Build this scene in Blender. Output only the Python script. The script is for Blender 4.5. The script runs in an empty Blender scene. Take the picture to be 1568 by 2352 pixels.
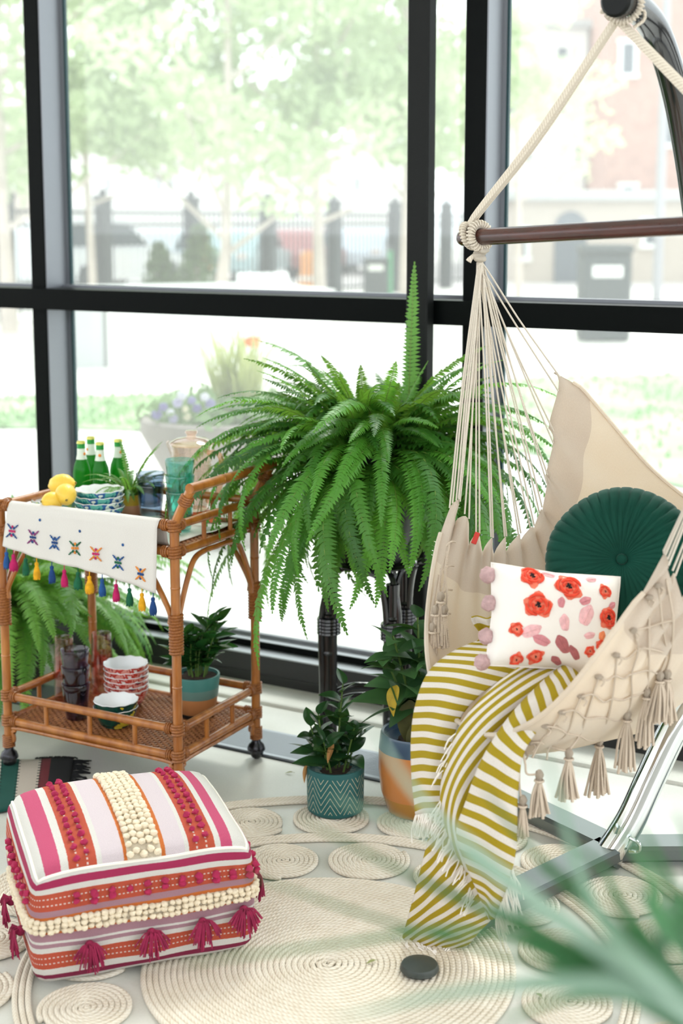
import bpy, math, random
import numpy as np
from mathutils import Vector as V, Matrix, noise
from mathutils.bvhtree import BVHTree

scene = bpy.context.scene
COL = scene.collection
R = random.Random(7)

# ---------------------------------------------------------------- camera
CAM_H, FPX, PITCH, PX, PY = 1.55, 3267.0, math.radians(8.45), 784.0, 995.0
cam = bpy.data.cameras.new('camera')
cam.sensor_fit = 'VERTICAL'
cam.sensor_height = 36.0
cam.lens = FPX / 2352 * 36.0
cam.shift_y = -(1176.0 - PY) / 2352.0
cam.clip_end = 300
cam.dof.use_dof = True
cam.dof.focus_distance = 3.35
cam.dof.aperture_fstop = 2.5
cam.dof.aperture_blades = 0
camo = bpy.data.objects.new('camera', cam)
COL.objects.link(camo)
camo.location = (0, 0, CAM_H)
camo.rotation_euler = (math.pi / 2 - PITCH, 0, 0)
scene.camera = camo

# ---------------------------------------------------------------- sky, sun, exposure
world = bpy.data.worlds.new('sky')
scene.world = world
world.use_nodes = True
wn = world.node_tree.nodes
wn['Background'].inputs[0].default_value = (0.93, 0.97, 1.0, 1)
wn['Background'].inputs[1].default_value = 1.55
sun = bpy.data.lights.new('sun', 'SUN')
sun.energy = 1.5
sun.angle = math.radians(12)
sun.color = (1, .96, .9)
suno = bpy.data.objects.new('sun', sun)
COL.objects.link(suno)
suno.rotation_euler = (math.radians(-38), math.radians(12), 0)
vs = scene.view_settings
vs.view_transform = 'Standard'
vs.look = 'None'
vs.exposure = .86
vs.gamma = 1
vs.use_curve_mapping = False
try:
    scene.cycles.max_bounces = 10
    scene.cycles.transparent_max_bounces = 48
    scene.cycles.diffuse_bounces = 5
    scene.cycles.sample_clamp_indirect = 8
except Exception:
    pass

# ---------------------------------------------------------------- geometry helpers
CS, SN = math.cos(PITCH), math.sin(PITCH)


def ray(px, py):
    r, u = (px - PX) / FPX, -(py - PY) / FPX
    return V((r, CS + u * SN, -SN + u * CS))


def at(px, py, Y):
    """place measured in the photograph at real distance Y from the camera"""
    d = ray(px, py)
    return V((0, 0, CAM_H)) + d * (Y / d.y)


def ground(px, py, z=0.0):
    """place measured in the photograph on the level plane z"""
    d = ray(px, py)
    return V((0, 0, CAM_H)) + d * ((z - CAM_H) / d.z)


WA = math.radians(-29.28)
WT = V((math.cos(WA), math.sin(WA), 0))
WN = V((-math.sin(WA), math.cos(WA), 0))
W0 = V((-0.27, 4.614, 0))


def wl(s, n, z):
    return W0 + WT * s + WN * n + V((0, 0, z))


def lerp(a, b, t):
    return a + (b - a) * t


def cr(pts, t):
    """Catmull-Rom through control points, t in 0..1"""
    n = len(pts) - 1
    x = max(0.0, min(0.999999, t)) * n
    i = int(x)
    f = x - i
    p1, p2 = pts[i], pts[i + 1]
    p0 = pts[i - 1] if i > 0 else p1 * 2 - p2
    p3 = pts[i + 2] if i + 2 <= n else p2 * 2 - p1
    return 0.5 * ((2 * p1) + (p2 - p0) * f + (2 * p0 - 5 * p1 + 4 * p2 - p3) * f * f + (3 * p1 - p0 - 3 * p2 + p3) * f ** 3)


def path(pts, n):
    pts = [V(p) for p in pts]
    return [cr(pts, i / (n - 1)) for i in range(n)]


class MB:
    def __init__(s):
        s.v, s.f, s.uv, s.mi, s.m = [], [], [], [], 0

    def add(s, vs, fs, uvs=None):
        o = len(s.v)
        s.v += [tuple(p) for p in vs]
        s.f += [tuple(i + o for i in f) for f in fs]
        s.mi += [s.m] * len(fs)
        s.uv += uvs if uvs else [(0, 0)] * len(vs)
        return s

    def box(s, c, size, M=None):
        hx, hy, hz = size[0] / 2, size[1] / 2, size[2] / 2
        vs = [V((x, y, z)) for x in (-hx, hx) for y in (-hy, hy) for z in (-hz, hz)]
        if M is not None:
            vs = [M @ p for p in vs]
        vs = [p + V(c) for p in vs]
        return s.add(vs, [(0, 1, 3, 2), (4, 6, 7, 5), (0, 4, 5, 1), (2, 3, 7, 6), (0, 2, 6, 4), (1, 5, 7, 3)])

    def bbox(s, c, size, b, M=None):
        """box with chamfered edges"""
        h = [k / 2 for k in size]
        b = min(b, min(h) * .98)
        vs, idx = [], {}
        for sx in (-1, 1):
            for sy in (-1, 1):
                for sz in (-1, 1):
                    for ax in range(3):
                        p = [sx * (h[0] - b), sy * (h[1] - b), sz * (h[2] - b)]
                        p[ax] += (sx, sy, sz)[ax] * b
                        idx[(sx, sy, sz, ax)] = len(vs)
                        vs.append(V(p))
        fs = []
        for ax in range(3):
            for sg in (-1, 1):
                a1, a2 = [(1, 2), (2, 0), (0, 1)][ax]
                q = []
                for s1, s2 in ((-1, -1), (1, -1), (1, 1), (-1, 1)):
                    k = [0, 0, 0]
                    k[ax], k[a1], k[a2] = sg, s1, s2
                    q.append(idx[(*k, ax)])
                fs.append(tuple(q if sg > 0 else q[::-1]))
        for ax in range(3):
            a1, a2 = [(1, 2), (2, 0), (0, 1)][ax]
            for s1 in (-1, 1):
                for s2 in (-1, 1):
                    k = [[0, 0, 0], [0, 0, 0]]
                    k[0][ax], k[1][ax] = -1, 1
                    for q in k:
                        q[a1], q[a2] = s1, s2
                    f = [idx[(*k[0], a1)], idx[(*k[1], a1)], idx[(*k[1], a2)], idx[(*k[0], a2)]]
                    fs.append(tuple(f if s1 * s2 > 0 else f[::-1]))
        for sx in (-1, 1):
            for sy in (-1, 1):
                for sz in (-1, 1):
                    f = [idx[(sx, sy, sz, a)] for a in range(3)]
                    fs.append(tuple(f if sx * sy * sz > 0 else f[::-1]))
        if M is not None:
            vs = [M @ p for p in vs]
        return s.add([p + V(c) for p in vs], fs)

    def tube(s, pts, r, seg=8, caps=True, closed=False, flat=1.0, up=None):
        pts = [V(p) for p in pts]
        n = len(pts)
        rs = r if isinstance(r, (list, tuple)) else [r] * n
        if closed:
            tan = [(pts[(i + 1) % n] - pts[i - 1]).normalized() for i in range(n)]
        else:
            tan = [(pts[min(i + 1, n - 1)] - pts[max(i - 1, 0)]).normalized() for i in range(n)]
        ref = V(up) if up else (V((0, 0, 1)) if abs(tan[0].z) < .9 else V((1, 0, 0)))
        nrm = (ref - tan[0] * ref.dot(tan[0])).normalized()
        vs, uvs, L = [], [], 0.0
        for i in range(n):
            if i:
                L += (pts[i] - pts[i - 1]).length
                nrm = nrm - tan[i] * nrm.dot(tan[i])
                nrm = nrm.normalized() if nrm.length > 1e-6 else V((1, 0, 0))
            bi = tan[i].cross(nrm)
            for k in range(seg):
                a = 2 * math.pi * k / seg + math.pi
                vs.append(pts[i] + (nrm * (math.cos(a) * flat) + bi * math.sin(a)) * rs[i])
                uvs.append((L, k / seg))
        fs = []
        for i in range(n if closed else n - 1):
            j = (i + 1) % n
            for k in range(seg):
                k2 = (k + 1) % seg
                fs.append((i * seg + k, i * seg + k2, j * seg + k2, j * seg + k))
        if caps and not closed:
            fs.append(tuple(range(seg))[::-1])
            fs.append(tuple((n - 1) * seg + k for k in range(seg)))
        return s.add(vs, fs, uvs)

    def lathe(s, prof, seg=24, M=None, wob=None, c=(0, 0, 0), closed=False, caps=True):
        """prof: list of (radius, z)"""
        vs, uvs, fs = [], [], []
        n = len(prof)
        for i, (r, z) in enumerate(prof):
            for k in range(seg):
                a = 2 * math.pi * k / seg
                rr, zz = (r, z) if wob is None else wob(r, z, a, i)
                vs.append(V((rr * math.cos(a), rr * math.sin(a), zz)))
                uvs.append((k / seg, z))
        for i in range(n if closed else n - 1):
            j = (i + 1) % n
            for k in range(seg):
                k2 = (k + 1) % seg
                fs.append((i * seg + k, i * seg + k2, j * seg + k2, j * seg + k))
        if caps and not closed:
            if prof[0][0] > 1e-5:
                fs.append(tuple(range(seg))[::-1])
            if prof[-1][0] > 1e-5:
                fs.append(tuple((n - 1) * seg + k for k in range(seg)))
        if M is not None:
            vs = [M @ p for p in vs]
        return s.add([p + V(c) for p in vs], fs, uvs)

    def ball(s, c, r, seg=10, rings=6, sc=(1, 1, 1), M=None, lump=0, sd=0):
        vs, fs, uvs = [], [], []
        for i in range(rings + 1):
            th = math.pi * i / rings
            for k in range(seg):
                a = 2 * math.pi * k / seg
                p = V((math.sin(th) * math.cos(a), math.sin(th) * math.sin(a), math.cos(th)))
                q = 1 + (lump * noise.noise(p * 2.3 + V((sd, sd * 1.7, 0))) if lump else 0)
                p = V((p.x * sc[0], p.y * sc[1], p.z * sc[2])) * (r * q)
                if M is not None:
                    p = M @ p
                vs.append(p + V(c))
                uvs.append((k / seg, i / rings))
        for i in range(rings):
            for k in range(seg):
                k2 = (k + 1) % seg
                fs.append((i * seg + k, (i + 1) * seg + k, (i + 1) * seg + k2, i * seg + k2))
        return s.add(vs, fs, uvs)

    def grid(s, fn, nu, nv, uvfn=None):
        vs, uvs, fs = [], [], []
        for j in range(nv + 1):
            for i in range(nu + 1):
                u, v = i / nu, j / nv
                vs.append(fn(u, v))
                uvs.append(uvfn(u, v) if uvfn else (u, v))
        for j in range(nv):
            for i in range(nu):
                a = j * (nu + 1) + i
                fs.append((a, a + 1, a + nu + 2, a + nu + 1))
        return s.add(vs, fs, uvs)

    def prism(s, poly, z0, z1):
        n = len(poly)
        vs = [V((x, y, z0)) for x, y in poly] + [V((x, y, z1)) for x, y in poly]
        fs = [tuple(range(n))[::-1], tuple(range(n, 2 * n))] + [(i, (i + 1) % n, n + (i + 1) % n, n + i) for i in range(n)]
        return s.add(vs, fs)

    def extrude(s, prof, A, B, ex, ez):
        """profile (a,b) in the plane ex, ez, swept from A to B"""
        n = len(prof)
        vs = [A + ex * a + ez * b for a, b in prof] + [B + ex * a + ez * b for a, b in prof]
        fs = [tuple(range(n)), tuple(range(n, 2 * n))[::-1]] + [(i, n + i, n + (i + 1) % n, (i + 1) % n) for i in range(n)]
        return s.add(vs, fs)

    def mesh(s, name, mats, smooth=True, angle=40):
        me = bpy.data.meshes.new(name)
        me.from_pydata(s.v, [], s.f)
        for m in (mats if isinstance(mats, (list, tuple)) else [mats]):
            me.materials.append(m)
        uvl = me.uv_layers.new(name='UVMap')
        li = np.zeros(len(me.loops), dtype=np.int32)
        me.loops.foreach_get('vertex_index', li)
        uvl.data.foreach_set('uv', np.array(s.uv, dtype=np.float32)[li].ravel())
        if max(s.mi, default=0) > 0:
            me.polygons.foreach_set('material_index', s.mi)
        me.polygons.foreach_set('use_smooth', [bool(smooth)] * len(me.polygons))
        if smooth and angle:
            me.set_sharp_from_angle(angle=math.radians(angle))
        me.update()
        return me

    def build(s, name, mats, parent=None, smooth=True, angle=40, world=False, **kw):
        return link(name, s.mesh(name, mats, smooth, angle), parent, world, **kw)


def link(name, me, parent=None, world=False, loc=None, rot=None, scale=None, **kw):
    o = bpy.data.objects.new(name, me)
    COL.objects.link(o)
    if parent is not None:
        o.parent = parent
        if world:
            M = Matrix.LocRotScale(parent.location, parent.rotation_euler, parent.scale)
            o.matrix_parent_inverse = M.inverted()
    if loc is not None:
        o.location = loc
    if rot is not None:
        o.rotation_euler = rot
    if scale is not None:
        o.scale = scale if hasattr(scale, '__len__') else (scale,) * 3
    for k, v in kw.items():
        o[k] = v
    return o


def thing(name, label=None, category=None, loc=(0, 0, 0), rz=0.0, group=None, kind=None):
    o = bpy.data.objects.new(name, None)
    o.empty_display_size = .05
    COL.objects.link(o)
    o.location = loc
    o.rotation_euler = (0, 0, rz)
    for k, v in (('label', label), ('category', category), ('group', group), ('kind', kind)):
        if v:
            o[k] = v
    return o


def clone(o, parent=None, **kw):
    c = o.copy()
    COL.objects.link(c)
    c.parent = parent
    for ch in list(o.children):
        clone(ch, c)
    for k, v in kw.items():
        if k in ('loc', 'rz'):
            continue
        c[k] = v
    if 'loc' in kw:
        c.location = kw['loc']
    if 'rz' in kw:
        c.rotation_euler = (0, 0, kw['rz'])
    return c


# ---------------------------------------------------------------- materials
def srgb(h):
    h = h.lstrip('#')
    return tuple(((c / 255 + .055) / 1.055) ** 2.4 if c > 10 else c / 255 / 12.92 for c in (int(h[i:i + 2], 16) for i in (0, 2, 4))) + (1,)


class NT:
    def __init__(s, name):
        s.m = bpy.data.materials.new(name)
        s.m.use_nodes = True
        s.t = s.m.node_tree
        s.n = s.t.nodes
        s.p = s.n['Principled BSDF']
        s.out = s.n['Material Output']

    def new(s, kind, **kw):
        n = s.n.new('ShaderNode' + kind)
        for k, v in kw.items():
            setattr(n, k, v)
        return n

    def ln(s, a, b):
        s.t.links.new(a, b)

    def math(s, op, a, b=None, c=None):
        n = s.new('Math', operation=op)
        for i, x in enumerate((a, b, c)):
            if x is None:
                continue
            if isinstance(x, (int, float)):
                n.inputs[i].default_value = x
            else:
                s.ln(x, n.inputs[i])
        return n.outputs[0]

    def mix(s, f, a, b, blend='MIX'):
        n = s.new('Mix', data_type='RGBA', blend_type=blend)
        for sk, x in ((n.inputs[0], f), (n.inputs[6], a), (n.inputs[7], b)):
            if hasattr(x, 'is_linked') or hasattr(x, 'links'):
                s.ln(x, sk)
            else:
                sk.default_value = x
        return n.outputs[2]

    def ramp(s, fac, stops, interp='CONSTANT'):
        n = s.new('ValToRGB')
        cr_ = n.color_ramp
        cr_.interpolation = interp
        while len(cr_.elements) < len(stops):
            cr_.elements.new(.5)
        for e, (p, c) in zip(cr_.elements, stops):
            e.position = p
            e.color = c
        s.ln(fac, n.inputs[0])
        return n.outputs[0]

    def noise(s, scale, coord='Object', detail=3, vec=None):
        n = s.new('TexNoise')
        n.inputs['Scale'].default_value = scale
        n.inputs['Detail'].default_value = detail
        if vec is None:
            tc = s.new('TexCoord')
            vec = tc.outputs[coord]
        s.ln(vec, n.inputs['Vector'])
        return n.outputs[0]

    def bump(s, h, strength=.3, dist=.01):
        b = s.new('Bump')
        b.inputs['Strength'].default_value = strength
        b.inputs['Distance'].default_value = dist
        s.ln(h, b.inputs['Height'])
        s.ln(b.outputs[0], s.p.inputs['Normal'])
        return b.outputs[0]

    def translucent(s, fac, col):
        tr = s.new('BsdfTranslucent')
        if hasattr(col, 'links'):
            s.ln(col, tr.inputs[0])
        else:
            tr.inputs[0].default_value = col
        mx = s.new('MixShader')
        mx.inputs[0].default_value = fac
        s.ln(s.p.outputs[0], mx.inputs[1])
        s.ln(tr.outputs[0], mx.inputs[2])
        s.ln(mx.outputs[0], s.out.inputs[0])
        return mx


def mat(name, col, rough=.5, metal=0, spec=None, var=0, vscale=8, bump=0, bscale=60, trans=0, tcol=None, coat=0, sheen=0, col2=None):
    t = NT(name)
    c = srgb(col) if isinstance(col, str) else col
    t.p.inputs['Roughness'].default_value = rough
    t.p.inputs['Metallic'].default_value = metal
    if spec is not None:
        t.p.inputs['Specular IOR Level'].default_value = spec
    if coat:
        t.p.inputs['Coat Weight'].default_value = coat
        t.p.inputs['Coat Roughness'].default_value = .08
    if sheen:
        t.p.inputs['Sheen Weight'].default_value = sheen
        t.p.inputs['Sheen Roughness'].default_value = .4
    base = c
    if var or col2:
        n = t.noise(vscale)
        a = tuple(x * (1 - var) for x in c[:3]) + (1,)
        b = srgb(col2) if col2 else tuple(min(1, x * (1 + var)) for x in c[:3]) + (1,)
        base = t.ramp(n, [(.3, a), (.7, b)], 'LINEAR')
        t.ln(base, t.p.inputs['Base Color'])
    else:
        t.p.inputs['Base Color'].default_value = c
    if bump:
        t.bump(t.noise(bscale), bump, .004)
    if trans:
        t.translucent(trans, srgb(tcol) if tcol else base)
    return t.m


def glass(name, tint, refl=1.0, rough=.02, milk=0.0, milkcol=(1, 1, 1, 1)):
    """thin-walled clear or tinted glass"""
    t = NT(name)
    tr = t.new('BsdfTransparent')
    tr.inputs[0].default_value = tint
    gl = t.new('BsdfGlossy')
    gl.inputs['Roughness'].default_value = rough
    lw = t.new('LayerWeight')
    fz = t.math('ADD', t.math('MULTIPLY', t.math('POWER', lw.outputs['Facing'], 5.0), .9), .04)
    mx = t.new('MixShader')
    f = t.math('MINIMUM', t.math('MULTIPLY', fz, refl), 1.0)
    t.ln(f, mx.inputs[0])
    t.ln(tr.outputs[0], mx.inputs[1])
    t.ln(gl.outputs[0], mx.inputs[2])
    last = mx
    if milk:
        tl = t.new('BsdfTranslucent')
        tl.inputs[0].default_value = milkcol
        m2 = t.new('MixShader')
        m2.inputs[0].default_value = milk
        t.ln(mx.outputs[0], m2.inputs[1])
        t.ln(tl.outputs[0], m2.inputs[2])
        last = m2
    t.ln(last.outputs[0], t.out.inputs[0])
    return t.m


def wood(name, c1, c2, rough=.35, scale=(60, 60, 6), coat=.3):
    t = NT(name)
    tc = t.new('TexCoord')
    mp = t.new('Mapping')
    mp.inputs['Scale'].default_value = scale
    t.ln(tc.outputs['Object'], mp.inputs[0])
    n = t.noise(1.0, vec=mp.outputs[0], detail=4)
    t.ln(t.ramp(n, [(.3, srgb(c1)), (.7, srgb(c2))], 'LINEAR'), t.p.inputs['Base Color'])
    t.p.inputs['Roughness'].default_value = rough
    t.p.inputs['Coat Weight'].default_value = coat
    t.p.inputs['Coat Roughness'].default_value = .15
    return t.m

# ================================================================ SETTING
ST = dict(kind='structure')


def concrete(name, c1, c2, rough, scale=3.0):
    t = NT(name)
    n = t.noise(scale, detail=8)
    n2 = t.noise(180, detail=2)
    f = t.math('ADD', t.math('MULTIPLY', n, .8), t.math('MULTIPLY', n2, .2))
    t.ln(t.ramp(f, [(.36, srgb(c1)), (.62, srgb(c2))], 'LINEAR'), t.p.inputs['Base Color'])
    t.p.inputs['Roughness'].default_value = rough
    t.bump(n2, .05, .002)
    return t.m


M_floor = concrete('polished_concrete', '#c9c9c2', '#dcdcd6', .32)
M_curb = concrete('curb_concrete', '#c6c5bd', '#d8d7d0', .5)
M_black = mat('black_aluminium', (.002, .003, .003, 1), .4, spec=.07)
M_ledge = mat('satin_aluminium_ledge', '#b9bec2', .32, metal=.75)
M_kick = mat('dark_kick_plate', (.018, .019, .02, 1), .4)
M_alu = mat('grey_aluminium', '#85888f', .4, metal=.5)
M_gasket = mat('teal_gasket', '#1d4247', .5)
M_ceil = mat('ceiling_white', '#efeeea', .8)
M_pane = glass('window_glass', (.93, .96, .95, 1), milk=.06)

mb = MB()
mb.add([wl(-7, -9, 0), wl(7, -9, 0), wl(7, .14, 0), wl(-7, .14, 0), wl(-7, -9, -.1), wl(7, -9, -.1), wl(7, .14, -.1), wl(-7, .14, -.1)],
       [(0, 1, 2, 3), (7, 6, 5, 4), (0, 4, 5, 1), (2, 6, 7, 3), (1, 5, 6, 2), (3, 7, 4, 0)])
mb.build('floor', M_floor, smooth=False, **ST)

mb = MB()
mb.add([wl(-7, -5.4, 3.35), wl(7, -5.4, 3.35), wl(7, .2, 3.35), wl(-7, .2, 3.35), wl(-7, -5.4, 3.5), wl(7, -5.4, 3.5), wl(7, .2, 3.5), wl(-7, .2, 3.5)],
       [(3, 2, 1, 0), (4, 5, 6, 7), (0, 1, 5, 4), (2, 3, 7, 6), (1, 2, 6, 5), (3, 0, 4, 7)])
mb.build('unseen_ceiling', M_ceil, smooth=False, **ST)  # out of view, added to shape the light reaching the room
mb = MB()
mb.extrude([(-5.4, 0), (-5.2, 0), (-5.2, 1.45), (-5.4, 1.45)], wl(-7, 0, 0), wl(7, 0, 0), WN, V((0, 0, 1)))
mb.build('fill_block_wall', mat('fill_block_paint', '#b9b7b2', .8), smooth=False, **ST)  # low unseen wall, added to cut the fill light from behind

# window wall -----------------------------------------------------
wall = thing('wall_back', kind='structure', loc=W0, rz=WA)
SA, SB = -5.2, 4.2


def along(name, prof, m, s0=SA, s1=SB, parent=wall):
    b = MB()
    b.extrude(prof, V((s0, 0, 0)), V((s1, 0, 0)), V((0, 1, 0)), V((0, 0, 1)))
    return b.build(name, m, parent, smooth=False)


along('sill_kick_plate', [(0, .012), (.03, .012), (.03, .11), (0, .11), (0, .047), (.002, .045), (0, .043)], M_kick)
along('sill_ledge', [(-.004, .11), (.13, .11), (.13, .137), (.062, .137), (.062, .1145), (-.004, .1145)], M_ledge)
along('sill_riser', [(.055, .1145), (.062, .1145), (.062, .1372), (.055, .1372)], M_black)
along('glazing_bead', [(.1, .137), (.118, .137), (.118, .15), (.1, .15)], M_alu)
along('transom', [(-.03, 1.245), (.13, 1.245), (.13, 1.318), (-.03, 1.318)], M_black)
along('transom_bead', [(.085, 1.318), (.118, 1.318), (.118, 1.328), (.085, 1.328)], M_alu)
along('head_rail', [(-.03, 3.2), (.13, 3.2), (.13, 3.36), (-.03, 3.36)], M_black)
mull_s = [-4.28, -2.60, -.922, .756, 2.434, 4.11]
mm = MB()
mm.bbox((0, .062, 1.67), (.066, .124, 3.1), .003)
mull_me = mm.mesh('mullion', M_black, smooth=False)
mm = MB()
mm.box((.036, .062, 1.67), (.005, .116, 3.1))
mm.box((.044, .118, 1.67), (.014, .02, 3.1))
side_me = mm.mesh('mullion_side', M_alu, smooth=False)
mm = MB()
mm.box((.054, .119, 1.67), (.008, .014, 3.1))
gask_me = mm.mesh('gasket', M_gasket, smooth=False)
for s in mull_s:
    m = link('mullion', mull_me, wall, loc=(s, 0, .0))
    link('mullion_side_cover', side_me, m)
    link('gasket', gask_me, m)
for i in range(5):
    a, b = mull_s[i] + .034, mull_s[i + 1] - .034
    w = thing('window_%d' % (i + 1), kind='structure', loc=W0, rz=WA)
    for z0, z1 in ((.14, 1.247), (1.316, 3.2)):
        p = MB()
        p.box(((a + b) / 2, .122, (z0 + z1) / 2), (b - a, .006, z1 - z0))
        pn = p.build('pane', M_pane, w, smooth=False)
        # pane is one sheet: keep only its two broad faces
        
# concrete curb at the foot of the window and the grille in the floor
cb = MB()
cb.extrude([(-.15, -.01), (-.15, .004), (-.146, .01), (-.138, .013), (.03, .013), (.03, -.01)], wl(SA, 0, 0), wl(SB, 0, 0), WN, V((0, 0, 1)))
cb.build('baseboard_back', M_curb, smooth=False, **ST)

M_grille = mat('grille_aluminium', '#9aa0a8', .4, metal=.35)
M_grille_dk = mat('grille_dark', '#50565d', .6)
gr = thing('floor_grille', 'long grey slotted air grille set into concrete by the windows', 'grille', loc=wl(-1.2, -.44, 0), rz=WA)
g0, g1 = -3.2, 2.14
b = MB()
for y, w in ((-.083, .012), (.083, .012)):
    b.box(((g0 + g1) / 2, y, .004), (g1 - g0, w, .008))
b.box((g1, 0, .004), (.014, .178, .008))
b.box((g0, 0, .004), (.014, .178, .008))
b.build('frame', M_grille, gr, smooth=False)
b = MB()
b.box(((g0 + g1) / 2, 0, .0015), (g1 - g0, .16, .003))
b.build('slot_bed', M_grille_dk, gr, smooth=False)
b = MB()
for k in range(22):
    b.box(((g0 + g1) / 2, -.074 + k * .00705, .0045), (g1 - g0 - .01, .0043, .006))
b.build('slats', M_grille, gr, smooth=False, kind='stuff')
b = MB()
b.box(((g0 + g1) / 2, -.0925, .001), (g1 - g0, .006, .002))
b.build('shadow_gap', mat('gap_black', (.01, .02, .02, 1), .6), gr, smooth=False)

# steel post in front of the glazing
pst = thing('trim_1', kind='structure', loc=(W0 + WT * .612 - WN * .06), rz=WA)
b = MB()
b.bbox((0, 0, 1.68), (.070, .05, 3.36), .004)
b.build('post_shaft', mat('post_black', (.006, .007, .007, 1), .5, spec=.2, bump=.15, bscale=220), pst, smooth=False)
b = MB()
b.bbox((0, 0, .006), (.12, .1, .012), .003)
b.build('base_plate', M_black, pst, smooth=False)

# ================================================================ OUTSIDE
M_pave = concrete('pavement', '#c8c5be', '#dedbd4', .8, .8)
M_road = concrete('asphalt', '#b3aead', '#c6c0be', .9, .3)
b = MB()
b.add([(-70, -40, -.06), (70, -40, -.06), (70, 90, -.06), (-70, 90, -.06)], [(0, 1, 2, 3)])
b.build('ground', M_pave, smooth=False, **ST)
b = MB()
b.add([(-60, 33.5, -.05), (60, 36, -.05), (60, 58, -.05), (-60, 58, -.05)], [(0, 1, 2, 3)])
b.build('street', M_road, smooth=False, **ST)

t = NT('grass')
n = t.noise(1.1, detail=5)
n2 = t.noise(60, detail=2)
t.ln(t.ramp(t.math('ADD', t.math('MULTIPLY', n, .75), t.math('MULTIPLY', n2, .25)), [(.40, srgb('#86a876')), (.52, srgb('#a2bd8c')), (.66, srgb('#c6d3b2'))], 'LINEAR'), t.p.inputs['Base Color'])
t.p.inputs['Roughness'].default_value = .9
M_grass = t.m


def lawn(pts, label):
    b = MB()
    n = len(pts)
    b.add([(p.x, p.y, -.045) for p in pts], [tuple(range(n))])
    # blades give the lawn a real surface
    lo = [min(p[k] for p in pts) for k in (0, 1)]
    hi = [max(p[k] for p in pts) for k in (0, 1)]

    def inside(x, y):
        c = False
        for i in range(n):
            p, q = pts[i], pts[i - 1]
            if (p.y > y) != (q.y > y) and x < (q.x - p.x) * (y - p.y) / (q.y - p.y) + p.x:
                c = not c
        return c
    k = 0
    while k < 2600:
        x, y = R.uniform(lo[0], hi[0]), R.uniform(lo[1], hi[1])
        k += 1
        if not inside(x, y):
            continue
        a, h, w = R.uniform(0, 6.3), R.uniform(.03, .07), .02
        dx, dy = math.cos(a) * w, math.sin(a) * w
        b.add([(x - dx, y - dy, -.045), (x + dx, y + dy, -.045), (x + dy * 1.2, y - dx * 1.2, -.045 + h)], [(0, 1, 2)])
    o = b.build('lawn', M_grass, smooth=False, kind='stuff', label=label, category='grass')
    return o


lawn([ground(-500, 905), ground(130, 900), ground(640, 888), ground(690, 930), ground(640, 985), ground(130, 968), ground(-500, 975)], 'strip of bright green lawn behind the bowl planter outside')
lawn([ground(1170, 858), ground(1900, 838), ground(2600, 840), ground(2600, 1080), ground(1568, 1100), ground(1150, 1010)], 'wide pale green lawn outside beyond the hammock chair')

# low white wall block
M_white = mat('white_render', '#e9e9e6', .8, var=.03, vscale=2)
M_wgrey = mat('wall_side_grey', '#b9bcbb', .8, var=.05, vscale=2)
p = ground(250, 832)
q = ground(760, 812)
b = MB()
d = (q - p)
d.z = 0
nrm = V((-d.y, d.x, 0)).normalized()
if nrm.y < 0:
    nrm = -nrm
poly = [p, q, q + nrm * 2.2, p + nrm * 2.2]
b.prism([(v.x, v.y) for v in poly], -.06, .70)
gw = thing('garden_wall', 'low white rendered wall block beyond the lawn', 'wall', loc=(p.x, p.y, 0))
b.build('wall_body', M_white, gw, smooth=False, world=True)
b = MB()
c = sum(poly, V()) / 4
b.prism([((v.x - c.x) * 1.03 + c.x, (v.y - c.y) * 1.06 + c.y) for v in poly], .70, .76)
b.build('coping', M_white, gw, smooth=False, world=True)
p2 = ground(138, 835)
gb = thing('wall_side_block', 'pale grey block standing in for the side face of the low white wall', 'block', loc=(p2.x, p2.y, 0))  # separate block added for the grey side face of the white wall
b = MB()
e = (p - p2) * .88
poly = [p2, p2 + e, p2 + e + V((.2, 1.2, 0)), p2 + V((.2, 1.2, 0))]
b.prism([(v.x, v.y) for v in poly], -.06, .66)
b.build('side_body', M_wgrey, gb, smooth=False, world=True)
b = MB()
c = sum(poly, V()) / 4
b.prism([((v.x - c.x) * 1.04 + c.x, (v.y - c.y) * 1.04 + c.y) for v in poly], .66, .72)
b.build('lid', M_wgrey, gb, smooth=False, world=True)

# ---------------------------------------------------------------- leafy stuff helpers
def leafmat(name, c1, c2, rough=.5, tr=.35, tcol=None):
    t = NT(name)
    oi = t.new('ObjectInfo')
    n = t.noise(5.0)
    f = t.math('ADD', t.math('MULTIPLY', n, .6), t.math('MULTIPLY', oi.outputs['Random'], .4))
    c = t.ramp(f, [(.25, srgb(c1)), (.75, srgb(c2))], 'LINEAR')
    t.ln(c, t.p.inputs['Base Color'])
    t.p.inputs['Roughness'].default_value = rough
    t.translucent(tr, c if tcol is None else srgb(tcol))
    return t.m


M_treeleaf = leafmat('tree_leaf', '#b2c498', '#dce7c0', .6, .5)
M_bark = mat('pale_bark', '#c2b5ac', .9, var=.12, vscale=6)
M_ever = leafmat('evergreen', '#4f6a42', '#6d8458', .7, .2)


def leafcloud(b, c, rad, n, size, sc=(1, 1, 1), shell=.5):
    for _ in range(n):
        while True:
            p = V((R.uniform(-1, 1), R.uniform(-1, 1), R.uniform(-1, 1)))
            if shell * .6 < p.length < 1:
                break
        p = V((p.x * sc[0], p.y * sc[1], p.z * sc[2])) * rad + V(c)
        a = V((R.uniform(-1, 1), R.uniform(-1, 1), R.uniform(-1, 1))).normalized()
        q = a.orthogonal().normalized()
        s = size * R.uniform(.6, 1.3)
        b.add([p - a * s, p + q * s * .55, p + a * s, p - q * s * .55], [(0, 1, 2, 3)])


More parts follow.
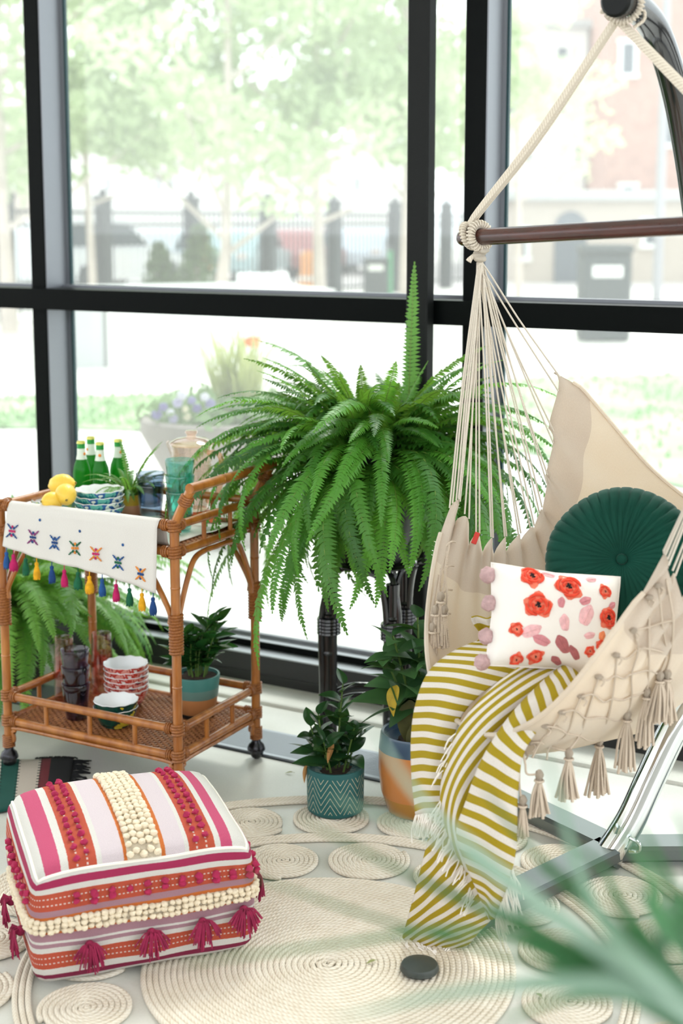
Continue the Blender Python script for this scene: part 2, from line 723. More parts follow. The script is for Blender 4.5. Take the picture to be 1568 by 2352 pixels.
def tree(px, Y, wpx, label, fork=.0, h=7.5, spread=2.2, dens=1.0, low=2.2):
    base = at(px, 700, Y)
    base.z = -.06
    r = wpx / FPX * Y / 2
    o = thing('street_tree', label, 'tree', loc=base, group='trees along the fence')
    tops = []
    tr = MB()
    lean = R.uniform(-.15, .15)
    pts = [V((0, 0, 0)), V((lean * .3, 0, low * .5)), V((lean, 0, low)), V((lean * 1.4, .1, h * .6)), V((lean * 1.2, 0, h * .92))]
    pp = path(pts, 16)
    tr.tube(pp, [r * (1.15 - .95 * i / 15) for i in range(16)], 8)
    tr.build('trunk', M_bark, o)
    lv = MB()
    for k in range(9):
        f = .40 + .5 * k / 9
        s = cr(pts, f)
        a = k * 2.4 + R.uniform(-.4, .4)
        L = spread * R.uniform(.55, 1.0) * (1.15 - .6 * k / 9)
        e = s + V((math.cos(a) * L, math.sin(a) * L, L * R.uniform(.5, 1.0)))
        m_ = (s + e) / 2 + V((0, 0, -.12))
        br = MB()
        br.tube(path([s, m_, e], 7), [r * .42 * (1 - .12 * i) for i in range(7)], 6)
        br.build('branch', M_bark, o)
        for q in range(3):
            cc = lerp(m_, e, R.uniform(.3, 1.15)) + V((R.uniform(-.5, .5), R.uniform(-.5, .5), R.uniform(-.2, .5)))
            leafcloud(lv, cc, R.uniform(.5, .95), int(110 * dens), .115, (1, 1, .6), .1)
    for q in range(7):
        leafcloud(lv, V((R.uniform(-.9, .9) * spread * .6, R.uniform(-.9, .9), R.uniform(low + .5, h))), .9, int(105 * dens), .115, (1, 1, .7), .1)
    lv.build('foliage', M_treeleaf, o, smooth=False, kind='stuff')


tree(20, 21, 36, 'pale street tree showing past the far edge of the dark window mullion', low=2.0, spread=2.4)
tree(215, 22, 19, 'slim street tree between the parked white car and the first fence post', low=2.4)
tree(507, 21, 32, 'forked street tree in the middle of the wide window', low=1.6, spread=2.6, dens=1.2)
tree(735, 23, 28, 'street tree standing between two fence posts behind the fern', low=2.1, dens=1.2, spread=2.5)
tree(930, 24, 28, 'street tree partly hidden by the black steel post', low=2.2, dens=1.1)
tree(1190, 30, 16, 'thin street tree behind the hammock rope', low=2.6, dens=.55, spread=2.0)

# iron fence
M_iron = mat('iron_fence', '#2b3436', .6)
fence = thing('iron_fence', 'dark iron picket fence with square brick piers along the street', 'fence', loc=at(243, 690, 25))
FA = at(243, 690, 25.0)
FB = at(905, 690, 33.0)
FA.z = FB.z = -.06
fd = (FB - FA)


def fence_at(px):
    k = (px - PX) / FPX / CS
    # solve (FA + t fd).x = k' * y with the horizontal ray
    kx = (px - PX) / FPX
    yy = 1.0
    t_ = (kx * 1.0 * FA.y - FA.x) / (fd.x - kx * fd.y)
    return FA + fd * t_, t_


posts = [-190, 20, 243, 443, 617, 767, 905, 1022, 1125]
pos = [fence_at(p)[0] for p in posts]
fz = math.atan2(fd.y, fd.x)
RZ = Matrix.Rotation(fz, 3, 'Z')
pm = MB()
pm.box((0, 0, 1.0), (.22, .22, 2.0))
pm.bbox((0, 0, 2.03), (.28, .28, .08), .02)
pm.ball((0, 0, 2.12), .07, 8, 5)
pier = pm.mesh('pier', M_iron, smooth=False)
for p in pos:
    link('pier', pier, fence, world=True, loc=p, rot=(0, 0, fz))
pk = MB()
pk.box((0, 0, .95), (.022, .022, 1.8))
pk.add([(-.02, 0, 1.85), (.02, 0, 1.85), (0, .0, 1.97), (0, .02, 1.85)], [(0, 1, 2), (0, 2, 3), (1, 3, 2)])
pick = MB()
for a, c in zip(pos[:-1], pos[1:]):
    n = int((c - a).length / .15)
    for i in range(1, n):
        q = lerp(a, c, i / n)
        pick.box(q + V((0, 0, .95)), (.028, .028, 1.75), RZ)
    rl = MB()
    for z in (.2, 1.55, 1.78):
        L = (c - a).length
        rl.box((a + c) / 2 + V((0, 0, z)), (L, .035, .045), RZ)
    rl.build('rail', M_iron, fence, smooth=False, world=True)
pick.build('pickets', M_iron, fence, smooth=False, world=True, kind='stuff')

# cone shrubs in front of the fence
for px, top, w, lb in ((352, 552, .36, 'shorter clipped evergreen shrub before the fence'), (445, 515, .44, 'taller arching evergreen shrub before the fence')):
    base = at(px, 700, 23.5)
    base.z = -.06
    h = at(px, top, 23.5).z
    o = thing('evergreen_shrub', lb, 'shrub', loc=base, group='clipped shrubs')
    b = MB()
    for k in range(9):
        f = k / 8
        leafcloud(b, (0.12 * math.sin(f * 2), 0, .1 + f * (h - .15)), w * (1.05 - .75 * f * f), 130, .06, (1, 1, .8), .3)
    b.build('foliage', M_ever, o, smooth=False, kind='stuff')
    b = MB()
    b.tube([(0, 0, 0), (0.05, 0, h * .5), (.1, 0, h * .9)], [.05, .04, .01], 6)
    b.build('stem', M_bark, o)

# cars
M_tyre = mat('tyre', '#3a3c3e', .8)
M_carglass = mat('car_glass', '#3b474d', .15)
M_light = mat('car_lamp', '#e8d9d0', .2)


def car(px, Y, col, label, rz=0.0, L=4.5, suv=False):
    p = at(px, 690, Y)
    p.z = -.05
    o = thing('parked_car', label, 'car', loc=p, rz=rz, group='cars parked behind the fence')
    m = mat('car_paint_' + col.strip('#'), col, .25, coat=.6)
    h1, h2 = (.95, 1.68) if suv else (.82, 1.42)
    hl = L / 2
    body = [(-hl, .35), (-hl * .98, h1 * .8), (-hl * .9, h1), (hl * .42, h1), (hl * .95, h1 * .82), (hl, .5), (hl * .97, .3), (-hl * .97, .28)]
    cab = [(-hl * (.9 if suv else .72), h1), (-hl * (.82 if suv else .45), h2 * .97), (-hl * .3, h2), (hl * .08, h2 * .98), (hl * .45, h1)]
    b = MB()
    b.extrude(body, V((0, -.88, 0)), V((0, .88, 0)), V((1, 0, 0)), V((0, 0, 1)))
    b.build('body', m, o, smooth=False)
    b = MB()
    b.extrude(cab, V((0, -.76, 0)), V((0, .76, 0)), V((1, 0, 0)), V((0, 0, 1)))
    b.build('cabin', m, o, smooth=False)
    c = (sum(q[0] for q in cab) / 5, (h1 + h2) / 2)
    win = [((x - c[0]) * .86 + c[0], (z - c[1]) * .72 + c[1]) for x, z in cab]
    b = MB()
    b.extrude(win, V((0, -.775, 0)), V((0, .775, 0)), V((1, 0, 0)), V((0, 0, 1)))
    b.build('window', M_carglass, o, smooth=False)
    wh = MB()
    RX = Matrix.Rotation(math.pi / 2, 3, 'X')
    wh.lathe([(.0, -.1), (.2, -.1), (.34, -.09), (.34, .09), (.2, .1), (0, .1)], 16, RX)
    wm = wh.mesh('wheel', M_tyre)
    for sx in (-.62, .62):
        for sy in (-.82, .82):
            link('wheel', wm, o, loc=(sx * hl, sy, .33))
    b = MB()
    for sy in (-.6, .6):
        b.bbox((hl * .955, sy, .66), (.1, .36, .14), .02)
        b.bbox((-hl * .965, sy, .7), (.1, .28, .18), .02)
    b.build('lamp', M_light, o, smooth=False)


car(235, 33.5, '#dfe2e4', 'white sport utility car parked behind the fence near the mullion', 1.0, 4.6, True)
car(80, 37, '#c4ccd0', 'silver grey car parked furthest toward the window edge', 1.2)
car(395, 38, '#b9c2c8', 'pale silver car parked behind the evergreen shrubs', 1.25)
car(570, 40, '#a7c2c4', 'light teal car parked between two fence piers', 1.3)
car(705, 43, '#a5605f', 'dull red car parked behind the fence beside the fern', 1.3)
car(850, 46, '#c9d3de', 'pale blue car parked far behind the fence by the green post', 1.35)

# bins, drum, sign post
M_orange = mat('safety_orange', '#e79a52', .6)
M_dkbin = mat('dark_bin', '#464c4d', .7)
M_whiteband = mat('white_band', '#e6e6e2', .6)


def drum(px, Y, lb, top):
    p = at(px, 690, Y)
    p.z = -.06
    o = thing('traffic_drum', lb, 'drum', loc=p, group='orange traffic drums')
    z = at(px, top, Y).z
    b = MB()
    b.lathe([(.3, 0), (.3, .06), (.24, .07), (.23, z * .4), (.21, z * .42), (.2, z * .75), (.17, z * .9), (.08, z)], 14)
    b.build('drum_body', M_orange, o)
    b = MB()
    b.lathe([(.236, z * .25), (.232, z * .36)], 14, caps=False)
    b.build('reflective_band', M_whiteband, o)


drum(464, 31, 'orange traffic drum next to the taller evergreen shrub', 535)
drum(707, 34, 'smaller orange traffic drum behind the fence by a tree trunk', 570)


def bin_(px, Y, w, h, lb, band, nm='litter_bin'):
    p = at(px, 690, Y)
    p.z = -.06
    o = thing(nm, lb, 'bin', loc=p)
    b = MB()
    b.bbox((0, 0, h * .45), (w, w * .8, h * .9), .04)
    b.build('bin_body', M_dkbin, o, smooth=False)
    b = MB()
    b.bbox((0, 0, h * .94), (w * 1.06, w * .86, h * .1), .03)
    b.build('lid', M_dkbin, o, smooth=False)
    b = MB()
    b.bbox((0, -w * .41, h * band), (w * .62, .02, h * .12), .005)
    b.build('label_plate', M_whiteband, o, smooth=False)


bin_(862, 27, .46, .95, 'dark litter bin with white plate beside the green post outside', .8)
bin_(1385, 19.5, .66, 1.32, 'large dark bin with white band beneath the spreader bar', .72)
gp = at(895, 690, 27)
gp.z = -.06
o = thing('sign_post', 'thin green post standing beside the dark litter bin outside', 'post', loc=gp)
b = MB()
b.tube([(0, 0, 0), (0, 0, 1.1)], .05, 8)
b.build('post_shaft', mat('green_post', '#4d9a6c', .5), o)
b = MB()
b.lathe([(.07, 1.08), (.07, 1.14), (.0, 1.16)], 10)
b.build('post_cap', M_dkbin, o)
up = at(1508, 690, 24)
up.z = -.06
o = thing('lamp_post', 'tall grey lamp post before the brick building', 'post', loc=up)
b = MB()
b.tube([(0, 0, 0), (0, 0, 7.2)], [.085, .06], 10)
b.build('post_shaft', mat('grey_post', '#9c9ba0', .5), o)
b = MB()
b.lathe([(.16, 0), (.15, .25), (.09, .3)], 12)
b.build('post_base', M_dkbin, o)
b = MB()
b.tube(path([(0, 0, 7.1), (-.4, 0, 7.5), (-1.2, 0, 7.6)], 8), .05, 8)
b.build('lamp_arm', mat('grey_post_arm', '#9c9ba0', .5), o)

# buildings far behind
M_cream = mat('cream_facade', '#dad8d4', .9, var=.03, vscale=.5)
M_brick = mat('brick_facade', '#b08d80', .9, var=.12, vscale=3)
M_beige = mat('beige_facade', '#b5aa9f', .9, var=.05, vscale=1)
M_dwin = mat('dark_window', '#565e66', .2)
M_roof = mat('grey_roof', '#aeb0af', .9)


def building(x0, x1, ytop, Y, m, lb, wins, depth=9, base=690, roof=True, rz=0.0):
    a, c = at(x0, base, Y), at(x1, base, Y)
    h = at(x0, ytop, Y).z
    o = thing('building', lb, 'building', loc=((a.x + c.x) / 2, Y, -.06), rz=rz)
    w = c.x - a.x
    b = MB()
    b.box((0, depth / 2, h / 2), (w, depth, h))
    b.build('facade', m, o, smooth=False)
    if roof:
        b = MB()
        b.bbox((0, depth / 2, h + .12), (w + .5, depth + .5, .28), .05)
        b.build('roof', M_roof, o, smooth=False)
    for (wx, wy0, wy1, wpx) in wins:
        p, q = at(wx, wy1, Y), at(wx, wy0, Y)
        ww = wpx / FPX * Y
        lx = p.x - (a.x + c.x) / 2
        b = MB()
        for dx in (-ww / 2, ww / 2):
            b.box((lx + dx, -.04, (p.z + q.z) / 2), (.1, .14, q.z - p.z))
        for z in (p.z, q.z):
            b.box((lx, -.04, z), (ww + .2, .16, .12))
        f = b.build('window', M_white, o, smooth=False)
        b = MB()
        b.box((lx, -.02, (p.z + q.z) / 2), (ww, .06, q.z - p.z))
        b.build('pane', M_dwin, f, smooth=False)
    return o


building(130, 960, 330, 62, M_cream, 'long white house behind the street trees', [(365, 400, 440, 15), (395, 400, 440, 15), (560, 400, 440, 15), (690, 400, 440, 15), (820, 400, 440, 15), (250, 400, 440, 15)])
building(-420, 100, 250, 70, M_beige, 'beige house showing beyond the window edge', [(20, 380, 430, 18), (-60, 380, 430, 18)])
building(1100, 1335, 60, 48, M_cream, 'pale apartment block behind the hammock rope', [(1290, 100, 140, 30), (1170, 220, 260, 26), (1290, 220, 260, 30), (1210, 330, 370, 26), (1330, 330, 370, 26)], depth=8)
bb = building(1385, 1960, -160, 44.5, M_brick, 'pink brick building behind the lamp post', [(1440, 420, 480, 34), (1540, 250, 330, 34), (1440, 90, 170, 34), (1640, 250, 330, 34)], depth=7)
bg = building(1175, 1620, 455, 38, M_beige, 'low beige stone building with an arched doorway', [(1200, 520, 590, 20), (1490, 500, 560, 30)], depth=5)
# arched doorway on the beige building
p = at(1306, 690, 38)
lx = p.x - bg.location.x
w = 72 / FPX * 38
z1 = at(1306, 480, 38).z
poly = [(-w / 2, 0), (w / 2, 0), (w / 2, z1 - w / 2)] + [(w / 2 * math.cos(a), z1 - w / 2 + w / 2 * math.sin(a)) for a in [math.pi * k / 10 for k in range(1, 10)]] + [(-w / 2, z1 - w / 2)]
b = MB()
b.extrude([(x + lx, z) for x, z in poly], V((0, -.05, 0)), V((0, .02, 0)), V((1, 0, 0)), V((0, 0, 1)))
b.build('arched_door', M_dwin, bg, smooth=False)
# hanging basket-like street banner
# large bowl planter with flowers -----------------------------------
pc = V((-.60, 7.05, -.06))
pl = thing('bowl_planter', 'wide concrete bowl planter outside the glass', 'planter', loc=pc)
b = MB()
b.lathe([(0, 0), (.17, 0), (.18, .03), (.15, .08), (.2, .2), (.31, .4), (.385, .54), (.405, .58), (.405, .64), (.385, .655), (.36, .65), (.345, .6), (0, .59)], 32)
b.build('bowl', mat('planter_stone', '#8d857e', .85, var=.08), pl, angle=50)
b = MB()
b.ball((0, 0, .565), .345, 16, 8, (1, 1, .2), lump=.3)
b.build('soil', mat('planter_soil', '#5b4c42', .95), pl)
M_yg = leafmat('grass_tuft', '#a5b06c', '#d9d79c', .6, .4)
M_gg = leafmat('planter_leaf', '#7c9a62', '#a3b884', .6, .3)
tf = thing('ornamental_grass', 'tall pale ornamental grass growing in the bowl planter', 'plant', loc=pc + V((.08, .05, .62)))
b = MB()
for k in range(150):
    a, L = R.uniform(0, 6.28), R.uniform(.25, .52)
    o2 = R.uniform(.05, .28)
    s = V((R.uniform(-.09, .09), R.uniform(-.09, .09), 0))
    e = s + V((math.cos(a) * o2 * 1.1, math.sin(a) * o2 * 1.1, L))
    m_ = lerp(s, e, .55) + V((0, 0, .08))
    w = V((-math.sin(a), math.cos(a), 0)) * .006
    b.add([s - w, s + w, m_ + w, m_ - w, e], [(0, 1, 2, 3), (3, 2, 4)])
b.build('grass_blades', M_yg, tf, smooth=False, kind='stuff')
b = MB()
b.ball((0, 0, .0), .08, 8, 5, (1, 1, .5))
b.build('crown', M_gg, tf)
ft = thing('trailing_foliage', 'low green foliage filling the bowl planter rim', 'plant', loc=pc + V((0, 0, .6)))
b = MB()
for k in range(26):
    a = k * 2.39
    rr = .12 + .22 * (k / 26)
    leafcloud(b, (rr * math.cos(a), rr * math.sin(a), R.uniform(.03, .12)), .1, 40, .03, (1, 1, .7), .1)
b.build('leaves', M_gg, ft, smooth=False, kind='stuff')
cols = ['#8f88b8', '#e9e6f0', '#c9c2e0', '#f3ecd0', '#9f9ac6']
fm = [mat('pansy_%d' % i, c, .6, trans=.3) for i, c in enumerate(cols)]
me_fl = []
for i in range(5):
    b = MB()
    for k in range(5):
        a = 2 * math.pi * k / 5
        b.ball((math.cos(a) * .018, math.sin(a) * .018, .0), .02, 6, 4, (1, 1, .35))
    b.ball((0, 0, .006), .008, 6, 4)
    me_fl.append(b.mesh('bloom', fm[i]))
spots = [(375, 935), (392, 948), (408, 925), (425, 940), (440, 920), (452, 938), (470, 912), (398, 962), (430, 958), (482, 928), (360, 952), (418, 908)]
words = ['violet', 'white', 'pale lilac', 'cream', 'blue violet']
wh = ['lowest by the rim', 'beside the rim', 'in the middle', 'near the grass', 'above the rim', 'behind the others', 'furthest up', 'low over the edge', 'low in front', 'closest to the grass', 'nearest the planter edge', 'raised at the back']
for i, (px, py) in enumerate(spots):
    q = at(px, py, 6.78)
    o = thing('pansy', '%s pansy bloom in the bowl planter, %s' % (words[i % 5], wh[i]), 'flower', loc=q, group='pansies in the bowl planter')
    link('bloom', me_fl[i % 5], o, rot=(1.1, R.uniform(-.4, .4), 0), scale=R.uniform(.5, .8))
    b = MB()
    b.tube([(0, 0, -.12), (0, .0, 0)], .003, 5)
    b.build('stem', M_gg, o)

# white lounge chair with orange cushion further out
lc = ground(640, 862)
ch = thing('garden_lounge_chair', 'white slatted garden chair with orange cushion on the patio', 'chair', loc=lc, rz=.4)
Mw = mat('white_plastic', '#eeeeec', .4)
for sx in (-.28, .28):
    for sy in (-.3, .28):
        b = MB()
        b.box((sx, sy, .2), (.05, .06, .4))
        b.build('leg', Mw, ch, smooth=False)
    b = MB()
    b.bbox((sx * 1.15, -.02, .58), (.1, .7, .035), .01)
    b.build('armrest', Mw, ch, smooth=False)
for k in range(6):
    b = MB()
    b.bbox((0, -.3 + k * .1, .38 - k * .02), (.56, .085, .025), .006)
    b.build('seat_slat', Mw, ch, smooth=False)
for k in range(6):
    b = MB()
    b.bbox((-.24 + k * .096, .36, .68), (.085, .025, .72), .006, Matrix.Rotation(-.3, 3, 'X'))
    b.build('back_slat', Mw, ch, smooth=False)
b = MB()
b.ball((0, 0, 0), .11, 12, 8, (1, .4, .55))
cu = b.build('cushion', mat('orange_fabric', '#ee6a2c', .8), None, loc=at(582, 785, lc.y - .35), label='bright orange cushion resting on the white garden chair', category='cushion')

# ================================================================ JUTE RUG
t = NT('jute_rope')
uvn = t.new('UVMap')
sep = t.new('SeparateXYZ')
t.ln(uvn.outputs[0], sep.inputs[0])
# braided chevrons: u = length along the rope, v = around it
vv = t.math('ABSOLUTE', t.math('SUBTRACT', t.math('FRACT', t.math('MULTIPLY', sep.outputs[1], 2.0)), .5))
ph = t.math('ADD', t.math('MULTIPLY', sep.outputs[0], 85.0), t.math('MULTIPLY', vv, 2.2))
w = t.math('ABSOLUTE', t.math('SUBTRACT', t.math('FRACT', ph), .5))
n = t.noise(30)
n2 = t.noise(2.2)
cc = t.ramp(t.math('ADD', t.math('MULTIPLY', w, 1.0), t.math('MULTIPLY', t.math('SUBTRACT', n, .5), .7)), [(.0, srgb('#d8cbb8')), (.25, srgb('#e8dfd0')), (.6, srgb('#f1eadf'))], 'LINEAR')
t.ln(t.mix(t.math('MULTIPLY', n2, .35), cc, srgb('#e2d7c5')), t.p.inputs['Base Color'])
t.p.inputs['Roughness'].default_value = .9
t.bump(w, .6, .003)
M_jute = t.m

RUGC = V((-.03, 2.79, 0))
rug = thing('jute_rug', 'natural braided jute rug of coiled rope discs on concrete floor', 'rug', loc=RUGC)


def coil_mesh(name, rad, pitch, step, z=.0065, rr=.0062):
    b = MB()
    turns = rad / pitch
    pts = []
    a = 0.0
    while True:
        r_ = pitch * a / (2 * math.pi) + .001
        if r_ > rad - pitch * .5:
            break
        pts.append(V((r_ * math.cos(a), r_ * math.sin(a), z + .0007 * math.sin(a * 3.1))))
        a += step / max(r_, .012)
    b.tube(pts, pitch * .54, 6, flat=.95, up=(0, 0, 1))
    return b.mesh(name, M_jute, angle=None)


big = coil_mesh('coil', .40, .0125, .02)
link('coil', big, rug)
small = [coil_mesh('coil', .098, .0115, .012), coil_mesh('coil', .104, .0115, .012)]
N1 = 15
for k in range(N1):
    a = 2 * math.pi * (k + .3) / N1
    link('coil', small[k % 2], rug, loc=(.505 * math.cos(a), .505 * math.sin(a), 0), rot=(0, 0, k * 1.3))
N2 = 22
for k in range(N2):
    a = 2 * math.pi * (k + .5) / N2
    link('coil', small[k % 2], rug, loc=(.745 * math.cos(a), .745 * math.sin(a), 0), rot=(0, 0, k * 2.1))
for rr_ in (.614, .627, .640, .853, .866, .879):
    b = MB()
    b.tube([V((rr_ * math.cos(a), rr_ * math.sin(a), .0065)) for a in [2 * math.pi * k / 160 for k in range(160)]], .0066, 6, closed=True, up=(0, 0, 1))
    b.build('border_rope', M_jute, rug, angle=None)

# ================================================================ POUF
PW, PD, PH, PR = .228, .206, .136, .028      # half sizes
PC = V((-.472, 2.952, PH + .014))
PA = math.radians(20)
pouf = thing('floor_pouf', 'square woven floor pouf with pink and coral stripes, bobbles and tassels', 'pouf', loc=(PC.x, PC.y, .014), rz=PA)
WHT, PNK, MAG, COR, LIL, ORA, MAU, DMG = [srgb(h) for h in ('#efebe6', '#d8567f', '#b72d5e', '#d0593f', '#ecdde4', '#e07a35', '#b98d9b', '#8f1d48')]
CRM = srgb('#e9dcc6')


def pouf_pt(q):
    """q on the unit cube surface -> soft rounded box"""
    h = V((PW, PD, PH))
    p = V((q.x * h.x, q.y * h.y, q.z * h.z))
    r = PR
    inner = V(tuple(max(-(h[k] - r), min(h[k] - r, p[k])) for k in range(3)))
    d = p - inner
    if d.length > 1e-9:
        p = inner + d.normalized() * r
    k1 = (1 - q.x * q.x) * (1 - q.y * q.y)
    if q.z > 0:
        p.z += .028 * k1 ** .7 * q.z - .012 * (q.x ** 4 + q.y ** 4) * q.z
    bul = .014 * (1 - q.z * q.z)
    p.x += bul * q.x * (1 - .45 * q.y * q.y)
    p.y += bul * q.y * (1 - .45 * q.x * q.x)
    p.z += .004 * noise.noise(V((q.x * 2.2, q.y * 2.2, q.z * 2.2)) + V((3, 1, 5)))
    # seat corner dips a little toward the room
    p.z -= .012 * max(0, q.z) * (1 - q.y) * .5
    return p + V((0, 0, PH))


def pouf_n(face, a, c):
    def f(x, y):
        return pouf_pt(cube(face, x, y))
    e = .01
    n = (f(a + e, c) - f(a - e, c)).cross(f(a, c + e) - f(a, c - e))
    return n.normalized()


def cube(face, a, c):
    return {'top': V((a, c, 1)), 'front': V((a, -1, c)), 'left': V((-1, -a, c)), 'right': V((1, a, c)), 'back': V((-a, 1, c)), 'bottom': V((a, -c, -1))}[face]


def weave(t, col, su=220, sv=0):
    uv = t.new('UVMap')
    sp = t.new('SeparateXYZ')
    t.ln(uv.outputs[0], sp.inputs[0])
    return sp.outputs[0], sp.outputs[1]


def clothbump(t, u, v, fu, fv, s=.5):
    a = t.math('SINE', t.math('MULTIPLY', u, fu))
    b_ = t.math('SINE', t.math('MULTIPLY', v, fv))
    t.bump(t.math('MULTIPLY', a, b_), s, .003)


def stripes(name, stops, along_u, dash=None, rough=.9):
    t = NT(name)
    u, v = weave(t, None)
    f = u if along_u else v
    o_ = v if along_u else u
    jit = t.math('MULTIPLY', t.math('SUBTRACT', t.noise(90, 'UV'), .5), .006)
    f2 = t.math('ADD', f, jit)
    c = t.ramp(f2, stops)
    if dash:
        for (p0, p1, k) in dash:
            inb = t.math('MULTIPLY', t.math('GREATER_THAN', f, p0), t.math('LESS_THAN', f, p1))
            ds = t.math('GREATER_THAN', t.math('FRACT', t.math('MULTIPLY', o_, k)), .5)
            c = t.mix(t.math('MULTIPLY', inb, ds), c, srgb('#f0d9d2'))
    sp = t.noise(260, 'UV', 2)
    c = t.mix(.22, c, t.ramp(sp, [(.3, (.25, .25, .25, 1)), (.7, (1, 1, 1, 1))], 'LINEAR'), 'MULTIPLY')
    t.ln(c, t.p.inputs['Base Color'])
    t.p.inputs['Roughness'].default_value = rough
    clothbump(t, u, v, 700, 900, .6)
    return t.m


top_stops = [(0, WHT), (.05, PNK), (.125, WHT), (.16, COR), (.285, WHT), (.305, LIL), (.405, ORA), (.42, CRM), (.575, ORA), (.595, LIL), (.685, WHT), (.705, COR), (.825, WHT), (.855, PNK), (.91, WHT)]
side_stops = [(0, WHT), (.05, DMG), (.10, WHT), (.15, COR), (.28, WHT), (.32, MAU), (.35, WHT), (.37, MAU), (.43, ORA), (.45, CRM), (.565, ORA), (.595, MAU), (.655, COR), (.815, WHT), (.865, MAG), (.935, WHT)]
M_ptop = stripes('pouf_top_weave', top_stops, True, [(.195, .203, 46), (.24, .248, 46), (.74, .748, 46), (.785, .793, 46)])
M_pside = stripes('pouf_side_weave', side_stops, False, [(.19, .20, 55), (.235, .245, 55), (.70, .712, 55), (.76, .772, 55)])
b = MB()
NN = 28
for face in ('top', 'front', 'left', 'right', 'back', 'bottom'):
    b.m = 0 if face == 'top' else 1

    def fn(u, v, face=face):
        return pouf_pt(cube(face, u * 2 - 1, v * 2 - 1))
    b.grid(fn, NN, NN, (lambda u, v: (u, v)) if face != 'bottom' else (lambda u, v: (u, .99)))
b.build('cover', [M_ptop, M_pside], pouf, angle=80)
# seam piping
b = MB()
for fc in ('front', 'left', 'right', 'back'):
    b.tube([pouf_pt(cube(fc, -1 + 2 * k / 24, .985)) * 1.0 for k in range(25)], .0035, 6)
b.build('piping', mat('pouf_piping', '#ece7df', .9), pouf)
M_bob = mat('cream_wool', '#e6d8c0', .95, bump=.6, bscale=160, var=.08, vscale=40)
M_pom = mat('raspberry_wool', '#a8244f', .95, bump=.6, bscale=200, var=.15, vscale=60)
b = MB()
b.ball((0, 0, 0), .0066, 8, 6, (1.08, 1.08, .85), lump=.35)
bob = b.mesh('bobble', M_bob)
b = MB()
b.ball((0, 0, 0), .0062, 7, 5, (1, 1, .9), lump=.5)
pom = b.mesh('pompom', M_pom)


def stick(me, nm, face, a, c, off=.004, s=1.0):
    p = pouf_pt(cube(face, a, c))
    n = pouf_n(face, a, c)
    o = link(nm, me, pouf, loc=p + n * off, scale=s)
    o.rotation_euler = (R.uniform(-.4, .4), R.uniform(-.4, .4), R.uniform(0, 6))
    return o


# cream bobbles: rows on the top band and around the sides
for row, u in enumerate((.435, .465, .497, .53, .56)):
    for k in range(21):
        stick(bob, 'bobble', 'top', u * 2 - 1, -.95 + 1.85 * (k + .25 * (row % 2)) / 20 + R.uniform(-.01, .01), .004, R.uniform(1.05, 1.3))
for row, v in enumerate((.462, .508, .554)):
    for k in range(34):
        stick(bob, 'bobble', 'front', -.96 + 1.92 * k / 33 + R.uniform(-.01, .01), v * 2 - 1 + R.uniform(-.012, .012), .004, R.uniform(.9, 1.2))
    for k in range(22):
        stick(bob, 'bobble', 'left', .96 - 1.2 * k / 21, v * 2 - 1 + R.uniform(-.012, .012), .004, R.uniform(.9, 1.2))
    for k in range(8):
        stick(bob, 'bobble', 'right', -.96 + .6 * k / 7, v * 2 - 1, .004, R.uniform(.9, 1.2))
# raspberry pompoms
for u0, u1 in ((.197, .245), (.742, .79)):
    for k in range(14):
        for j, u in enumerate((u0, u1)):
            stick(pom, 'pompom', 'top', u * 2 - 1, -.9 + 1.85 * (k + .3 * j) / 14 + R.uniform(-.015, .015), .004, R.uniform(.9, 1.25))
for k in range(11):
    for v in (.705, .765):
        if R.random() < .9:
            stick(pom, 'pompom', 'front', -.62 + 1.55 * k / 10, v * 2 - 1 + R.uniform(-.03, .03), .005, R.uniform(1.1, 1.4))
for k in range(8):
    for v in (.705, .765):
        stick(pom, 'pompom', 'left', .85 - 1.2 * k / 7, v * 2 - 1 + R.uniform(-.03, .03), .005, R.uniform(1.1, 1.4))
for k in range(3):
    for v in (.7, .765, .24):
        stick(pom, 'pompom', 'right', -.93 + .2 * k, v * 2 - 1, .006, 1.3)
# tassels
M_tas = mat('raspberry_yarn', '#8e1c45', .9, var=.25, vscale=50)


def pouf_tassel(face, a, c, L=.05, n=42):
    p = pouf_pt(cube(face, a, c))
    nn = pouf_n(face, a, c)
    if nn.dot(p - V((0, 0, PH))) < 0:
        nn = -nn
    b = MB()
    sd = V((0, 0, 1)).cross(nn).normalized()
    for k in range(n):
        an = R.uniform(-1.25, 1.25)
        l = L * R.uniform(.75, 1.1)
        e = p + nn * (.014 + .014 * R.random()) + sd * math.sin(an) * l * .75 + V((0, 0, -math.cos(an) * l))
        m_ = p + nn * .022 + sd * math.sin(an) * l * .35 + V((0, 0, .012 - .4 * l * math.cos(an) * R.uniform(.2, .8)))
        b.tube(path([p + nn * .003, m_, e], 5), .0017, 4)
    b.ball(p + nn * .008, .011, 8, 6)
    b.build('tassel', M_tas, pouf)


for a, c in ((-.52, -.36), (.02, -.34), (.48, -.31), (.86, -.26)):
    pouf_tassel('front', a, c, .05)
pouf_tassel('left', .55, -.36, .055)
pouf_tassel('left', -.1, -.36, .055)
pouf_tassel('right', -.7, .0, .05, 22)

# ================================================================ STRIPED RUG END behind the pouf
M_thr = stripes('striped_throw_weave', [(0, srgb('#e8e2da')), (.28, srgb('#0d5a50')), (.46, srgb('#ded3c6')), (.68, srgb('#7d2d36')), (.78, srgb('#14151a'))], True)
throw = thing('striped_throw', 'small striped woven mat in green, cream, maroon and black under the cart caster', 'mat', loc=(-1.02, 3.72, 0))
A0, B0 = ground(-60, 1748), ground(168, 1752)
C0, D0 = ground(150, 1850), ground(-70, 1880)
b = MB()


def thr(u, v):
    p = lerp(lerp(A0, B0, u), lerp(D0, C0, u), v)
    return p + V((0, 0, .006 + .003 * math.sin(u * 9 + v * 3)))


